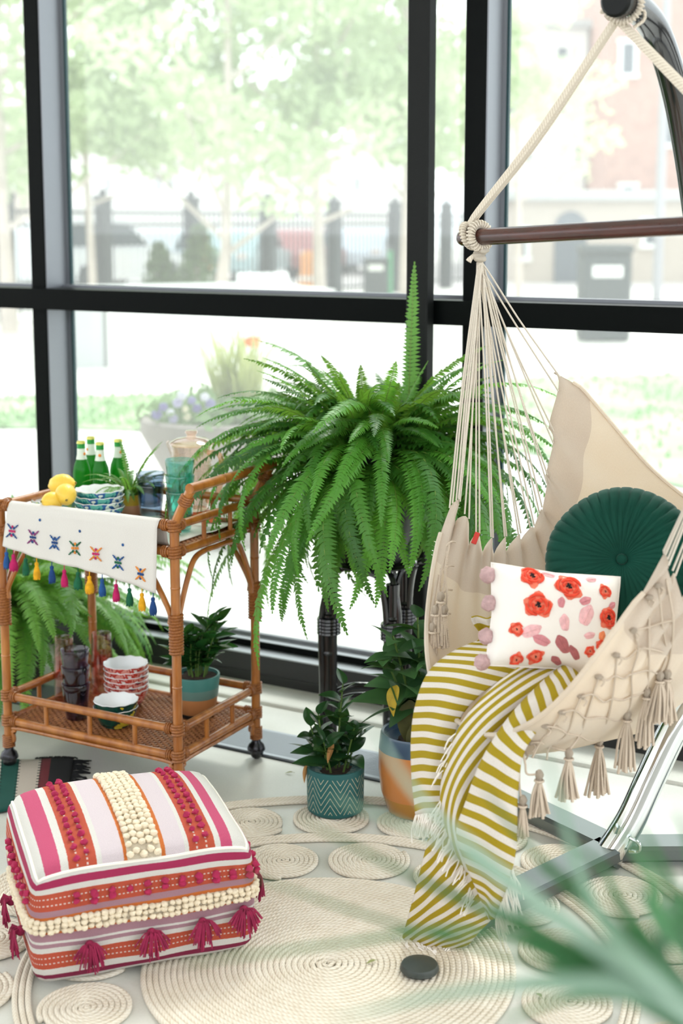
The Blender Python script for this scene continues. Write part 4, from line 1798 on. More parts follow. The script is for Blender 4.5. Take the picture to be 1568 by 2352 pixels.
# plant stand -------------------------------------------------------
M_lac = mat('black_lacquer', (.008, .008, .009, 1), .18, coat=.4)
stand = thing('plant_stand', 'tall black bamboo style plant stand carrying the big fern', 'plant stand', loc=FC)
legs = [V((-.132, .0, 0)), V((.052, -.06, 0)), V((.095, .11, 0))]
for lg in legs:
    out = lg.normalized()
    sd = V((-out.y, out.x, 0))
    b = MB()
    b.tube([lg + V((0, 0, .0)), lg + V((0, 0, .52))], .020, 10)
    for z in (.12, .3, .42):
        b.lathe([(.021, z - .006), (.0235, z), (.021, z + .006)], 10, c=lg)
    L_ = b.build('leg', M_lac, stand)
    for k in range(3):
        a = k * 2.1 + .3
        of = (out * math.cos(a) + sd * math.sin(a)) * .021
        b = MB()
        end = lg * (.25 if k == 0 else .8) + (sd * (.09 if k == 1 else -.09) if k else V()) + V((0, 0, STZ - .012))
        b.tube(path([lg + of, lg + of + V((0, 0, .2)), lg + of + V((0, 0, .42)), lerp(lg + of + V((0, 0, .52)), end, .35), end], 20), .009, 8)
        b.build('cane_arm', M_lac, L_)
    b = MB()
    for z in (.36, .37, .38, .39, .40):
        b.tube([lg + (out * math.cos(a) + sd * math.sin(a)) * .031 + V((0, 0, z)) for a in [2 * math.pi * i / 14 for i in range(14)]], .0055, 5, closed=True)
    b.build('cane_wrapping', M_lac, L_)
b = MB()
b.lathe([(.0001, STZ - .012), (.12, STZ - .012), (.125, STZ - .006), (.12, STZ), (.0001, STZ)], 28)
b.build('top_plate', M_lac, stand)
for lg in legs:
    b = MB()
    b.tube(path([lg + V((0, 0, .165)), lg * .5 + V((0, 0, .195)), V((.02, .013, .19))], 10), .0115, 10)
    b.tube(path([lg + V((0, 0, .135)), lg * .55 + V((0, 0, .165)), V((.02, .013, .165))], 10), .009, 10)
    b.build('stretcher', M_lac, stand)
b = MB()
b.ball((.02, .013, .178), .024, 10, 6)
b.build('stretcher_knot', M_lac, stand)

# the fern on the floor beyond the cart
make_fern('floor_fern', 'leafy pale green fern on the floor behind the cart', V((-1.10, 4.62, 0)), .26, .09, [
    (40, (.32, .46), (1.0, 1.4), (.8, 1.6)),
    (70, (.45, .62), (.5, 1.0), (1.5, 2.2)),
    (60, (.42, .60), (.0, .5), (1.4, 2.0)),
], .046, M_fern2)
fp = thing('plant_pot', 'dark pot hidden under the floor fern', 'pot', loc=(-1.10, 4.62, 0))
b = MB()
b.lathe([(.0001, 0), (.09, 0), (.12, .2), (.13, .2), (.13, .25), (.118, .25), (.11, .22), (.0001, .21)], 24)
b.build('pot_body', mat('clay', '#3a332e', .8), fp, angle=50)
b = MB()
b.ball((0, 0, .21), .105, 12, 5, (1, 1, .12), lump=.4)
b.build('soil', mat('potting_soil_b', '#2c211a', .95), fp)

# small fern in the yellow pot among the bottles
p = ground(300, 1182, ZS1)
sp_ = thing('small_potted_fern', 'small feathery fern in a mustard and blush pot among the cart bottles', 'fern', loc=(p.x, p.y, ZS1 + RUNH * 0), rz=0)
t = NT('two_tone_pot')
u, v = weave(t, None)
t.ln(t.ramp(v, [(0, srgb('#d9a583')), (.030, srgb('#d8b53c'))]), t.p.inputs['Base Color'])
t.p.inputs['Roughness'].default_value = .4
b = MB()
b.lathe([(.0001, 0), (.024, 0), (.027, .003), (.031, .029), (.0312, .0305), (.034, .062), (.031, .062), (.028, .05), (.0001, .05)], 24)
b.build('pot', t.m, sp_, angle=50)
b = MB()
b.ball((0, 0, .052), .029, 10, 5, (1, 1, .15), lump=.4)
b.build('soil', mat('potting_soil_c', '#2c211a', .95), sp_)
fv = [frond_mesh('frond', L, e, d, .012, None, 22, [fernmat('small_fern_leaf', '#3b7a35', '#5f9e4a'), M_rachis]) for L, e, d in ((.13, 1.25, 1.4), (.15, 1.0, 1.5), (.14, .7, 1.6), (.19, 1.3, .7))]
for k in range(34):
    az = k * 2.4
    link('frond', fv[k % 3], sp_, loc=(.01 * math.cos(az), .01 * math.sin(az), .052), rot=(R.uniform(-.2, .2), R.uniform(-.2, .2), az), scale=R.uniform(.8, 1.15))
for az in (-.4, 2.0, .5):
    link('frond', fv[3], sp_, loc=(.0, .0, .052), rot=(0, 0, az))


# broad leaves ------------------------------------------------------
def leaf_mesh(name, L, W, m, curl=.3, fold=.25, tip=1.6):
    b = MB()

    def f(u, v):
        w = W * .5 * math.sin(math.pi * min(1, v ** .75 * .97 + .02)) ** .85
        x = (u - .5) * 2 * w
        z = fold * abs(x) - curl * L * v * v * .6
        return V((x, v * L, z))
    b.grid(f, 6, 10)
    return b.mesh(name, m, angle=None)


def plant(name, label, loc, stems, pot_parts, leaves, stem_m, group=None):
    o = thing(name, label, 'plant', loc=loc, group=group)
    for nm, bb, m, ang in pot_parts:
        bb.build(nm, m, o, angle=ang)
    for (pts, r_, n, lo, sz) in stems:
        pts = [V(q) for q in pts]
        b = MB()
        pp = path(pts, 10)
        b.tube(pp, [r_ * (1 - .05 * i) for i in range(10)], 6)
        stem = b.build('stem', stem_m, o)
        for k in range(n):
            f = lo + (1 - lo) * k / max(1, n - 1)
            q = cr(pts, f)
            az = k * 2.4 + R.uniform(-.5, .5) + pts[0].x * 40
            el = R.uniform(-.1, .5) + .5 * f
            s = sz * (1.1 - .45 * f) * R.uniform(.8, 1.15)
            link('leaf', leaves[R.randrange(len(leaves))], o, loc=q, rot=(el, R.uniform(-.4, .4), az), scale=s)
    return o


def glossleaf(name, c1, c2, tr=.2):
    t = NT(name)
    oi = t.new('ObjectInfo')
    c = t.ramp(oi.outputs['Random'], [(.1, srgb(c1)), (.9, srgb(c2))], 'LINEAR')
    t.ln(c, t.p.inputs['Base Color'])
    t.p.inputs['Roughness'].default_value = .25
    t.translucent(tr, t.mix(.5, c, srgb('#7fae3a')))
    return t.m


M_gl = glossleaf('glossy_leaf', '#173d20', '#2f6b33')
M_gl2 = glossleaf('dark_leaf', '#1a3a22', '#2e5634')
M_stem = mat('green_stem', '#55712f', .6)
M_soil = mat('dark_soil', '#2a1e19', .95, bump=.8, bscale=120, col2='#4a352a', vscale=60)
lv1 = [leaf_mesh('leaf', .085, .044, M_gl, .25, .3), leaf_mesh('leaf', .075, .042, M_gl, .5, .25), leaf_mesh('leaf', .09, .042, M_gl, .1, .4)]
lv2 = [leaf_mesh('leaf', .088, .058, M_gl2, .3, .2), leaf_mesh('leaf', .08, .053, M_gl2, .6, .25), leaf_mesh('leaf', .095, .053, M_gl2, .15, .3)]

# plant on the lower shelf
p = ground(452, 1640, ZS2)
t = NT('teal_terracotta_pot')
u, v = weave(t, None)
t.ln(t.ramp(t.math('ADD', v, t.math('MULTIPLY', t.math('SUBTRACT', t.noise(40), .5), .003)), [(0, srgb('#b57a4c')), (.055, srgb('#5f7f79')), (.083, srgb('#3f7d78'))]), t.p.inputs['Base Color'])
t.p.inputs['Roughness'].default_value = .4
t.bump(t.noise(120), .2, .002)
b = MB()
b.lathe([(.0001, .006), (.046, .006), (.052, .01), (.062, .06), (.068, .118), (.067, .122), (.062, .122), (.06, .112), (.0001, .11)], 32)
b2 = MB()
b2.ball((0, 0, .11), .06, 14, 5, (1, 1, .12), lump=.4)
b3 = MB()
b3.lathe([(.0001, 0), (.05, 0), (.054, .004), (.054, .012), (.05, .012), (.05, .005), (.0001, .005)], 28)
stems = []
for k in range(11):
    a = k * 2.4
    r_ = .012 + .02 * R.random()
    h = R.uniform(.10, .17)
    stems.append(([(r_ * math.cos(a), r_ * math.sin(a), .11), (r_ * 1.6 * math.cos(a), r_ * 1.6 * math.sin(a), .11 + h * .5), (r_ * 2.2 * math.cos(a) + .008, r_ * 2.2 * math.sin(a), .11 + h)], .0028, 8, .25, 1.15))
stems.append(([(.01, 0, .11), (.02, 0, .22), (.052, -.01, .29)], .0028, 8, .5, .9))
plant('potted_plant', 'glossy green plant in teal and terracotta pot on the lower cart shelf', (p.x, p.y, ZS2), stems, [('pot', b, t.m, 50), ('soil', b2, M_soil, 40), ('saucer', b3, mat('black_saucer', '#121314', .4), 50)], lv1, M_stem)

# teal chevron pot on the rug
PT = ground(770, 1868)
t = NT('chevron_pot')
tc = t.new('TexCoord')
uvn = t.new('UVMap')
sx = t.new('SeparateXYZ')
t.ln(uvn.outputs[0], sx.inputs[0])
zig = t.math('ABSOLUTE', t.math('SUBTRACT', t.math('FRACT', t.math('MULTIPLY', sx.outputs[0], 9)), .5))
zz = t.math('ADD', t.math('MULTIPLY', sx.outputs[1], 13), t.math('MULTIPLY', zig, 1.1))
lines = t.math('LESS_THAN', t.math('FRACT', t.math('MULTIPLY', zz, 4.0)), .12)
inb = t.math('MULTIPLY', t.math('GREATER_THAN', sx.outputs[1], .012), t.math('LESS_THAN', sx.outputs[1], .108))
lines = t.math('MULTIPLY', lines, inb)
t.ln(t.mix(lines, srgb('#1d5b5c'), srgb('#c9c2a6')), t.p.inputs['Base Color'])
t.p.inputs['Roughness'].default_value = .55
b = MB()
b.lathe([(.0001, .0), (.068, 0), (.073, .004), (.0745, .012), (.0765, .118), (.0755, .122), (.070, .122), (.068, .11), (.0001, .1)], 48)
b2 = MB()
b2.ball((0, 0, .1), .069, 16, 6, (1, 1, .12), lump=.5)
stems = []
for k, (x, y, h, ex, ey) in enumerate(((-.02, 0, .16, -.045, .0), (.0, .01, .24, .02, .01), (.02, -.01, .13, .05, -.02), (-.03, .02, .12, -.065, .02), (.01, .02, .16, .01, .04), (-.01, -.02, .10, -.03, -.045), (.03, .01, .1, .055, .02))):
    stems.append(([(x, y, .1), (lerp(x, ex, .5), lerp(y, ey, .5), .1 + h * .5), (ex, ey, .1 + h)], .0032, 9 if h > .14 else 7, .22, 1.0))
chev = plant('potted_plant', 'dark leafy plant in teal chevron pot on the jute rug', (PT.x, PT.y, .013), stems, [('pot', b, t.m, 50), ('soil', b2, M_soil, 40)], lv2, M_stem)
dry = leaf_mesh('dried_leaf', .06, .016, mat('dry_leaf', '#b5854f', .8), .3, .5)
link('dried_leaf', dry, chev, loc=(-.006, -.05, .2), rot=(-1.2, .2, .2))
link('dried_leaf', dry, chev, loc=(-.075, -.02, .13), rot=(-1.5, .2, .5), scale=.8)

# tall orange and blue pot
PO = ground(955, 1872)
t = NT('orange_blue_pot')
u, v = weave(t, None)
t.ln(t.ramp(v, [(0, srgb('#a8772a')), (.05, srgb('#bf7a3f')), (.175, srgb('#2f4a63'))]), t.p.inputs['Base Color'])
t.p.inputs['Roughness'].default_value = .3
t.p.inputs['Coat Weight'].default_value = .3
b = MB()
b.lathe([(.0001, 0), (.066, 0), (.075, .006), (.093, .06), (.1, .12), (.099, .175), (.095, .215), (.092, .221), (.086, .219), (.086, .2), (.0001, .185)], 40)
b2 = MB()
b2.ball((0, 0, .187), .084, 16, 6, (1, 1, .12), lump=.4)
M_pl = glossleaf('pepper_leaf', '#23482a', '#477046', .25)
M_pl.node_tree.nodes['Principled BSDF'].inputs['Roughness'].default_value = .5
lv3 = [leaf_mesh('leaf', .14, .085, M_pl, .7, .2), leaf_mesh('leaf', .12, .07, M_pl, .9, .25), leaf_mesh('leaf', .12, .07, M_pl, .4, .2)]
stems = []
for k, (x, y, h, ex, ey) in enumerate(((-.01, 0, .30, -.065, -.03), (.01, .01, .34, .0, .0), (.02, -.01, .26, .05, -.03), (-.02, .02, .24, -.085, .0))):
    stems.append(([(x, y, .185), (lerp(x, ex, .3), lerp(y, ey, .3), .185 + h * .5), (ex, ey, .185 + h)], .0045, 14, .3, 1.0))
pep = plant('potted_plant', 'bushy plant with one yellowing leaf in tall orange and blue pot', (PO.x, PO.y, .013), stems, [('pot', b, t.m, 50), ('soil', b2, M_soil, 40)], lv3, M_stem)
yl = leaf_mesh('yellow_leaf', .07, .042, mat('yellow_leaf', '#c2a52b', .6, var=.25, vscale=40, trans=.3), .9, .2)
link('yellow_leaf', yl, pep, loc=(-.055, -.05, .36), rot=(-.7, .2, 2.4), label='yellowing wilted leaf')
dk = leaf_mesh('drooping_leaf', .15, .08, mat('wilted_leaf', '#4a4a20', .7, var=.25, vscale=30, trans=.2), .6, .25)
for k, (x, y, z, rz) in enumerate(((-.02, -.05, .32, 2.9), (.03, -.05, .30, 3.4), (.0, -.06, .27, 3.1))):
    link('drooping_leaf', dk, pep, loc=(x, y, z), rot=(-1.25, .1, rz), scale=.9)

# ================================================================ HAMMOCK CHAIR ON ITS STAND
HS = 1.065
CAMP = V((0, 0, CAM_H))


def hm(px, py, Y):
    return at(px, py, Y * HS)


HB = V((.559, -.829, 0))
HF = V((-.829, -.559, 0))


def hl(bv, f, z):
    p = V((.50, 2.77, 0)) + HB * bv + HF * f
    p.z = z
    return CAMP + (p - CAMP) * HS


def ropemat(name, c1, c2, k=260, tw=3.0):
    t = NT(name)
    u, v = weave(t, None)
    f = t.math('FRACT', t.math('ADD', t.math('MULTIPLY', u, k), t.math('MULTIPLY', v, tw)))
    w = t.math('ABSOLUTE', t.math('SUBTRACT', f, .5))
    t.ln(t.ramp(w, [(.0, srgb(c1)), (.35, srgb(c2))], 'LINEAR'), t.p.inputs['Base Color'])
    t.p.inputs['Roughness'].default_value = .9
    t.bump(w, .7, .002)
    return t.m


M_rope = ropemat('cotton_rope', '#cdbfae', '#e6dccd', 120)
M_cord = ropemat('cotton_cord', '#d5c8b8', '#ebe2d5', 300)
M_net = ropemat('net_cord', '#b9a592', '#d8c8b6', 300)


def canvas(name, c1, c2, tcol, tr):
    t = NT(name)
    n = t.noise(420, 'UV', 2)
    n1 = t.noise(9, 'Object', 4)
    c = t.ramp(t.math('ADD', t.math('MULTIPLY', n, .5), t.math('MULTIPLY', n1, .5)), [(.35, srgb(c1)), (.65, srgb(c2))], 'LINEAR')
    t.ln(c, t.p.inputs['Base Color'])
    t.p.inputs['Roughness'].default_value = .95
    t.bump(n, .12, .002)
    t.translucent(tr, srgb(tcol))
    return t.m


M_canvas = canvas('cotton_canvas', '#e2d8cc', '#eee7de', '#f1e0c6', .42)
M_hem = canvas('canvas_hem', '#d6c9bc', '#e3d8cb', '#dcc7ae', .33)

chair = thing('hammock_chair', 'cream canvas hammock swing chair with netted fringe and wooden spreader bar', 'hammock chair', loc=V((hl(0, 0, 0).x, hl(0, 0, 0).y, 0)))
CH = dict(parent=chair, world=True)
EF = [(0, .118, .985), (.10, .10, .945), (.2, .06, .895), (.35, .0, .875), (.5, -.06, .872), (.62, -.11, .89), (.72, -.138, .94), (.82, -.15, 1.03), (.92, -.162, 1.15), (1, -.172, 1.262)]
MF = [(0, .31, .595), (.12, .25, .545), (.3, .13, .525), (.5, -.03, .52), (.66, -.17, .56), (.8, -.27, .69), (.9, -.315, .81), (1, -.335, .945)]


def tab(T, v):
    for (a, f0, z0), (c, f1, z1) in zip(T[:-1], T[1:]):
        if v <= c + 1e-9:
            k = (v - a) / (c - a)
            k = k * k * (3 - 2 * k) * .3 + k * .7
            return lerp(f0, f1, k), lerp(z0, z1, k)
    return T[-1][1:]


NLOOP = 11


def cloth(u, v):
    s = 2 * u - 1
    a = abs(s)
    ef, ez = tab(EF, v)
    mf, mz = tab(MF, v)
    f = mf + (ef - mf) * a ** 2.3
    z = mz + (ez - mz) * a ** (2.1 - .3 * v)
    bb = .30 * (s * (1 - .12 * v * (1 - a)))
    bb += .035 * math.copysign(1, s) * math.sin(math.pi * a) * (1 - v * .5)
    # scalloped edge and pleats running down from every loop
    k = v * NLOOP
    tri = abs((k % 1) - .5) * 2
    edge = max(0, (a - .86) / .14)
    z -= .040 * edge ** 1.2 * tri ** 1.5
    pl = math.cos(2 * math.pi * k) * a ** 3 * .008
    bb += pl * math.copysign(1, s)
    f += .004 * math.sin(k * 5 + s * 4) * a
    z += .006 * noise.noise(V((s * 3, v * 5, 1)))
    return hl(bb, f, z)


b = MB()
NU, NV = 56, 99
b.grid(lambda u, v: cloth(u, v), NU, NV)
for i, f in enumerate(b.f):
    col_ = i % NU
    if col_ < 5 or col_ >= NU - 5:
        b.mi[i] = 1
bvh = BVHTree.FromPolygons([V(p) for p in b.v], b.f)
seat = b.build('canvas_seat', [M_canvas, M_hem], angle=None, **CH)
m_ = seat.modifiers.new('thick', 'SOLIDIFY')
m_.thickness = .003
b = MB()
b.tube([cloth(.045 + .91 * k / 50, 0) for k in range(51)], .0055, 6)
b.build('front_hem', M_canvas, **CH)
b = MB()
b.tube([cloth(.045 + .91 * k / 50, 1) for k in range(51)], .0045, 6)
b.build('back_hem', M_canvas, **CH)
# little red brand tab
b = MB()
q = cloth(.0, .215) + V((0, -.012, -.005))
b.bbox(q, (.012, .003, .028), .001, Matrix.Rotation(.35, 3, 'Y'))
b.build('red_tab', mat('red_tab', '#d8433c', .7), smooth=False, **CH)

# spreader bar, knots, cords
BL_, BRt = hm(1056, 547, 3.06), hm(1912, 500, 2.36)
bd = (BRt - BL_).normalized()
M_barw = wood('dark_varnished_wood', '#2f110b', '#4d1d13', .22, (8, 8, 60), .25)
b = MB()
b.tube([BL_, BL_ + bd * .004, BL_ + bd * .012] + [lerp(BL_, BRt, .05 + .9 * k / 6) for k in range(7)] + [BRt - bd * .012, BRt - bd * .004, BRt], [.010, .0155, .0182] + [.0187] * 7 + [.0182, .0155, .010], 18)
b.build('spreader_bar', M_barw, angle=60, **CH)
KN = hm(1418, 48, 2.71)


def ringcoil(c, ax, r, tr, name, n=40, turns=26):
    ax = V(ax).normalized()
    e1 = ax.orthogonal().normalized()
    e2 = ax.cross(e1)
    b = MB()
    # a ring with thread wound round it
    base = [V(c) + (e1 * math.cos(a) + e2 * math.sin(a)) * r for a in [2 * math.pi * k / n for k in range(n)]]
    b.tube(base, tr * .8, 8, closed=True)
    pts = []
    N = turns * 10
    for i in range(N):
        a = 2 * math.pi * i / N
        w = 2 * math.pi * turns * i / N
        rd = e1 * math.cos(a) + e2 * math.sin(a)
        pts.append(V(c) + rd * (r + tr * math.cos(w)) + ax * tr * math.sin(w))
    b.tube(pts, tr * .34, 5, closed=True)
    return b.build(name, M_rope, **CH)


side = {}
for nm, E, sg in (('far', BL_, 1), ('near', BRt, -1)):
    d = bd * sg
    ringcoil(E + d * .030 + V((0, 0, .004)), d + V((0, .35, .25)), .0255, .0068, 'bar_loop')
    ringcoil(E + d * .066 + V((0, 0, .002)), d + V((0, -.2, .1)), .0265, .0082, 'bar_loop')
    kp = E + d * .066 + V((0, 0, -.040))
    b = MB()
    for k in range(4):
        a = k * 1.6
        b.ball(kp + V((.006 * math.cos(a), .006 * math.sin(a), -.006 * k + .010)), .0135, 10, 7, (1.1, 1.1, .6), lump=.2, sd=k)
    b.tube(path([kp, kp + V((-.018, -.006, -.004)), kp + V((-.026, -.008, -.014))], 5), [.006, .006, .005, .006, .007], 7)
    b.build('cord_knot', M_rope, **CH)
    side[nm] = kp + V((0, 0, -.022))
    # rope up to the hanging point: three strands laid together
    top = KN + V((-.004 * sg, 0, .0))
    b = MB()
    for k in range(3):
        of = V((.0045 * math.cos(k * 2.1), 0, .0045 * math.sin(k * 2.1)))
        pts = [E + d * .034 + V((0, 0, .030)) + of * .7, lerp(E + d * .034 + V((0, 0, .03)), top, .08) + of, lerp(E, top, .5) + d * .017 + of * 1.3, top + of * .8]
        b.tube(path(pts, 14), .0062, 7)
    b.build('hanging_rope', M_rope, **CH)
# cords fanning out to the canvas loops
for nm, u0, sg in (('far', 0.0, 1), ('near', 1.0, -1)):
    g = side[nm]
    for k in range(NLOOP):
        vmid = (k + .5) / NLOOP
        for j in (-1, 1):
            v = vmid + j * .012
            e = cloth(u0, vmid) + (cloth(u0, min(1, vmid + .02)) - cloth(u0, max(0, vmid - .02))) * .25 * j
            s = g + V((.006 * math.cos(k * 1.7 + j), .006 * math.sin(k * 1.7 + j), .006))
            sagm = lerp(s, e, .5) + V((0, 0, -.004)) + V((R.uniform(-.003, .003), R.uniform(-.003, .003), 0))
            gath = lerp(s, e, .12)
            b = MB()
            b.tube(path([s, gath, sagm, e], 9), .0021, 5)
            b.build('cord', M_cord, **CH)
# extra cords holding the two front corners
for nm, u0, sg in (('far', 0.0, 1), ('near', 1.0, -1)):
    for k in range(4):
        e = cloth(u0, .005 + .012 * k) + V((0, 0, .0))
        s = side[nm] + V((-.004 + .003 * k, -.004, .004))
        b = MB()
        b.tube(path([s, lerp(s, e, .5) + V((-.004, 0, -.003)), e], 8), .0021, 5)
        b.build('cord', M_cord, **CH)
# top ring, winding and stray ends around the hook
b = MB()
for k in range(3):
    b.ball(KN + V((.010 * (k - 1), 0, .012 + .004 * (k % 2))), .017, 10, 7, (1, 1, .8), lump=.25, sd=k + 5)
b.tube(path([KN + V((.02, -.01, .02)), KN + V((.045, -.012, .022)), KN + V((.05, -.012, .002)), KN + V((.03, -.012, -.014))], 9), .0035, 6)
b.tube(path([KN + V((-.01, -.01, .012)), KN + V((-.03, -.012, .02)), KN + V((-.034, -.012, .012))], 6), .0045, 6)
b.build('hanging_knot', M_rope, **CH)

# ---------------------------------------------------------------- netted fringe and tassels
def on_cloth(px, py, off=.010, fallbackY=2.52):
    d = ray(px, py).normalized()
    h = bvh.ray_cast(CAMP, d)
    if h[0] is None:
        return at(px, py, fallbackY * HS)
    return h[0] - d * off


def cordpts(pts, wav=0.0):
    out = [on_cloth(*p) for p in pts]
    return path(out, max(6, len(out) * 5))


rows = [[(1455, 1448), (1490, 1440), (1520, 1430), (1545, 1425)],
        [(1415, 1505), (1440, 1512), (1465, 1492), (1490, 1490), (1530, 1500)],
        [(1375, 1555), (1395, 1562), (1412, 1552), (1432, 1558), (1450, 1548), (1490, 1540), (1512, 1550)],
        [(1335, 1600), (1362, 1595), (1385, 1612), (1405, 1605), (1428, 1608), (1450, 1600), (1485, 1588)],
        [(1290, 1636), (1320, 1632), (1345, 1650), (1372, 1648), (1395, 1650), (1420, 1655), (1440, 1640)],
        [(1252, 1668), (1280, 1672), (1302, 1685), (1330, 1690), (1350, 1700), (1375, 1698)],
        [(1218, 1705), (1240, 1706), (1262, 1715), (1285, 1722), (1305, 1725)]]
for r_ in rows:
    b = MB()
    b.tube(cordpts(r_), .0022, 6)
    b.build('net_cord', M_net, **CH)
cols_ = [[(1512, 1345), (1520, 1430), (1530, 1500), (1515, 1550)],
         [(1490, 1372), (1490, 1440), (1490, 1490), (1490, 1540), (1485, 1588)],
         [(1455, 1448), (1465, 1492), (1450, 1548), (1450, 1600), (1440, 1640)],
         [(1415, 1505), (1412, 1552), (1405, 1605), (1395, 1650), (1375, 1698)],
         [(1375, 1555), (1362, 1595), (1345, 1650), (1330, 1690), (1305, 1725)],
         [(1335, 1600), (1320, 1632), (1302, 1685), (1262, 1715), (1255, 1745)],
         [(1290, 1636), (1270, 1670), (1240, 1706), (1222, 1740)],
         [(1530, 1330), (1545, 1425), (1540, 1500), (1530, 1545)]]
for r_ in cols_:
    b = MB()
    b.tube(cordpts(r_), .0023, 6)
    b.build('net_cord', M_net, **CH)
for px, py in ((1512, 1345), (1490, 1372), (1455, 1448), (1415, 1505), (1375, 1555), (1335, 1600), (1290, 1636), (1252, 1668), (1218, 1705), (1200, 1725)):
    b = MB()
    p = on_cloth(px, py, .006)
    b.ball(p, .0065, 8, 6, (1.3, 1, .9), lump=.4, sd=px)
    b.tube(path([p, p + V((.01, -.004, -.008)), p + V((.004, -.004, -.018))], 5), .002, 5)
    b.build('net_knot', M_net, **CH)


def tassel(p, L, w, n, name='net_tassel', m=None, par=None):
    m = m or M_net
    b = MB()
    b.ball(p, .009, 8, 6, (1, 1, 1.2), lump=.3)
    b.tube([p + V((.008 * math.cos(a), .008 * math.sin(a), -.012)) for a in [2 * math.pi * k / 10 for k in range(10)]], .0028, 5, closed=True)
    for k in range(n):
        a = k * 2.4
        rr_ = w * math.sqrt((k + .5) / n)
        e = p + V((rr_ * math.cos(a), rr_ * math.sin(a) * .6, -L * R.uniform(.92, 1.05)))
        m1 = p + V((rr_ * .6 * math.cos(a) + R.uniform(-.003, .003), rr_ * .4 * math.sin(a), -L * .45))
        b.tube(path([p + V((0, 0, -.004)), m1, e], 7), [.0026] * 6 + [.0034], 5)
    b.build(name, m, **(par or CH))


for px, py, py2, w in ((1515, 1552, 1660, .020), (1532, 1548, 1655, .018), (1485, 1590, 1712, .014), (1440, 1642, 1770, .016), (1376, 1702, 1828, .020), (1306, 1730, 1838, .018)):
    p = on_cloth(px, py, .014)
    L = (py2 - py) / FPX * p.y
    tassel(p, L * 1.08, w * 1.35, 18)
for pts, (px, py, py2, w) in (([(1200, 1725), (1206, 1755), (1210, 1778), (1236, 1778)], (1238, 1780, 1885, .018)), ([(1195, 1730), (1192, 1790), (1196, 1835)], (1200, 1838, 1930, .010))):
    b = MB()
    b.tube(path([at(x, y, 2.50 * HS) for x, y in pts], 12), .0022, 6)
    b.build('net_cord', M_net, **CH)
    p = at(px, py, 2.50 * HS)
    tassel(p, (py2 - py) / FPX * p.y, w * 1.2, 14)
# far front edge: its own ties and hanging ends
for k, (py) in enumerate((1245, 1300, 1355, 1410, 1470)):
    b = MB()
    a = hm(1046 - k * 4, py, 2.86)
    c = hm(1024 - k * 5, py + 10, 2.84)
    b.tube(path([a, lerp(a, c, .5) + V((0, -.01, .008)), c], 6), .0023, 5)
    b.build('net_cord', M_net, **CH)
prev = None
for k in range(7):
    x0 = 1034 - k * 5
    pts = [hm(x0 - 2, 1250 + k * 14, 2.83), hm(x0 - 12 + 6 * math.sin(k * 2), 1310 + k * 18, 2.82), hm(x0 - 14 + 8 * math.sin(k * 3 + 1), 1380 + k * 14, 2.81), hm(x0 - 24 + 6 * math.sin(k), 1455 + k * 8, 2.80)]
    b = MB()
    b.tube(path(pts, 14), .0023, 5)
    b.build('net_cord', M_net, **CH)
for px, py in ((1012, 1370), (1000, 1400), (1020, 1400), (994, 1440)):
    p = hm(px, py, 2.80)
    tassel(p, .085, .011, 9)

# ---------------------------------------------------------------- the steel stand
M_chrome = mat('chrome', (.75, .77, .78, 1), .10, metal=1.0)
M_steel = mat('dark_brushed_steel', (.13, .15, .145, 1), .35, metal=.7)
M_gunmetal = mat('gunmetal_gloss', (.10, .10, .105, 1), .12, metal=.85)
stx = ground(1392, 1992)
hst = thing('hammock_stand', 'curved chrome steel stand holding the hammock chair', 'hammock stand', loc=(stx.x, stx.y, 0))
HSK = dict(parent=hst, world=True)
cpts = [hm(1419, 2, 2.655), hm(1455, 12, 2.72), hm(1505, 70, 2.82), hm(1546, 190, 2.92), hm(1576, 340, 3.0), hm(1602, 520, 3.06), hm(1650, 850, 3.12), hm(1680, 1150, 3.16), hm(1672, 1400, 3.16), hm(1615, 1560, 3.15), hm(1545, 1680, 3.13), hm(1492, 1790, 3.11), hm(1447, 1885, 3.09), at(1393, 1970, 3.27)]
pp = path(cpts, 70)
b = MB()
b.tube(pp[:30], [.030] * 30, 20, caps=False)
b.build('upper_arm', M_gunmetal, **HSK)
b = MB()
b.tube(pp[29:], [.030 + .0065 * min(1, k / 12) for k in range(len(pp[29:]))], 20)
b.build('curved_tube', M_chrome, **HSK)
d0 = (cpts[0] - pp[2]).normalized()
b = MB()
b.tube([cpts[0] - d0 * .002, cpts[0] + d0 * .012, cpts[0] + d0 * .018], [.0315, .0315, .026], 20)
b.build('end_cap', mat('black_rubber', (.004, .005, .005, 1), .35, spec=.2), **HSK)
d1 = (cpts[-1] - pp[-3]).normalized()
b = MB()
b.tube([cpts[-1] - d1 * .004, cpts[-1] + d1 * .006], [.0375, .0375], 24)
b.build('end_cap', M_steel, **HSK)
base0 = V((stx.x + .02, stx.y + .03, .035))
# rope ring riding on the arm belongs to the chair
ringcoil(lerp(cpts[0], cpts[1], .35), d0, .036, .006, 'hanging_ring', turns=34)


def flatbar(a, c, w=.085, h=.04):
    d = (c - a)
    yaw = math.atan2(d.y, d.x)
    b = MB()
    b.bbox((a + c) / 2, (d.length, w, h), .008, Matrix.Rotation(yaw, 3, 'Z'))
    return b.build('base_leg', M_steel, smooth=False, **HSK)


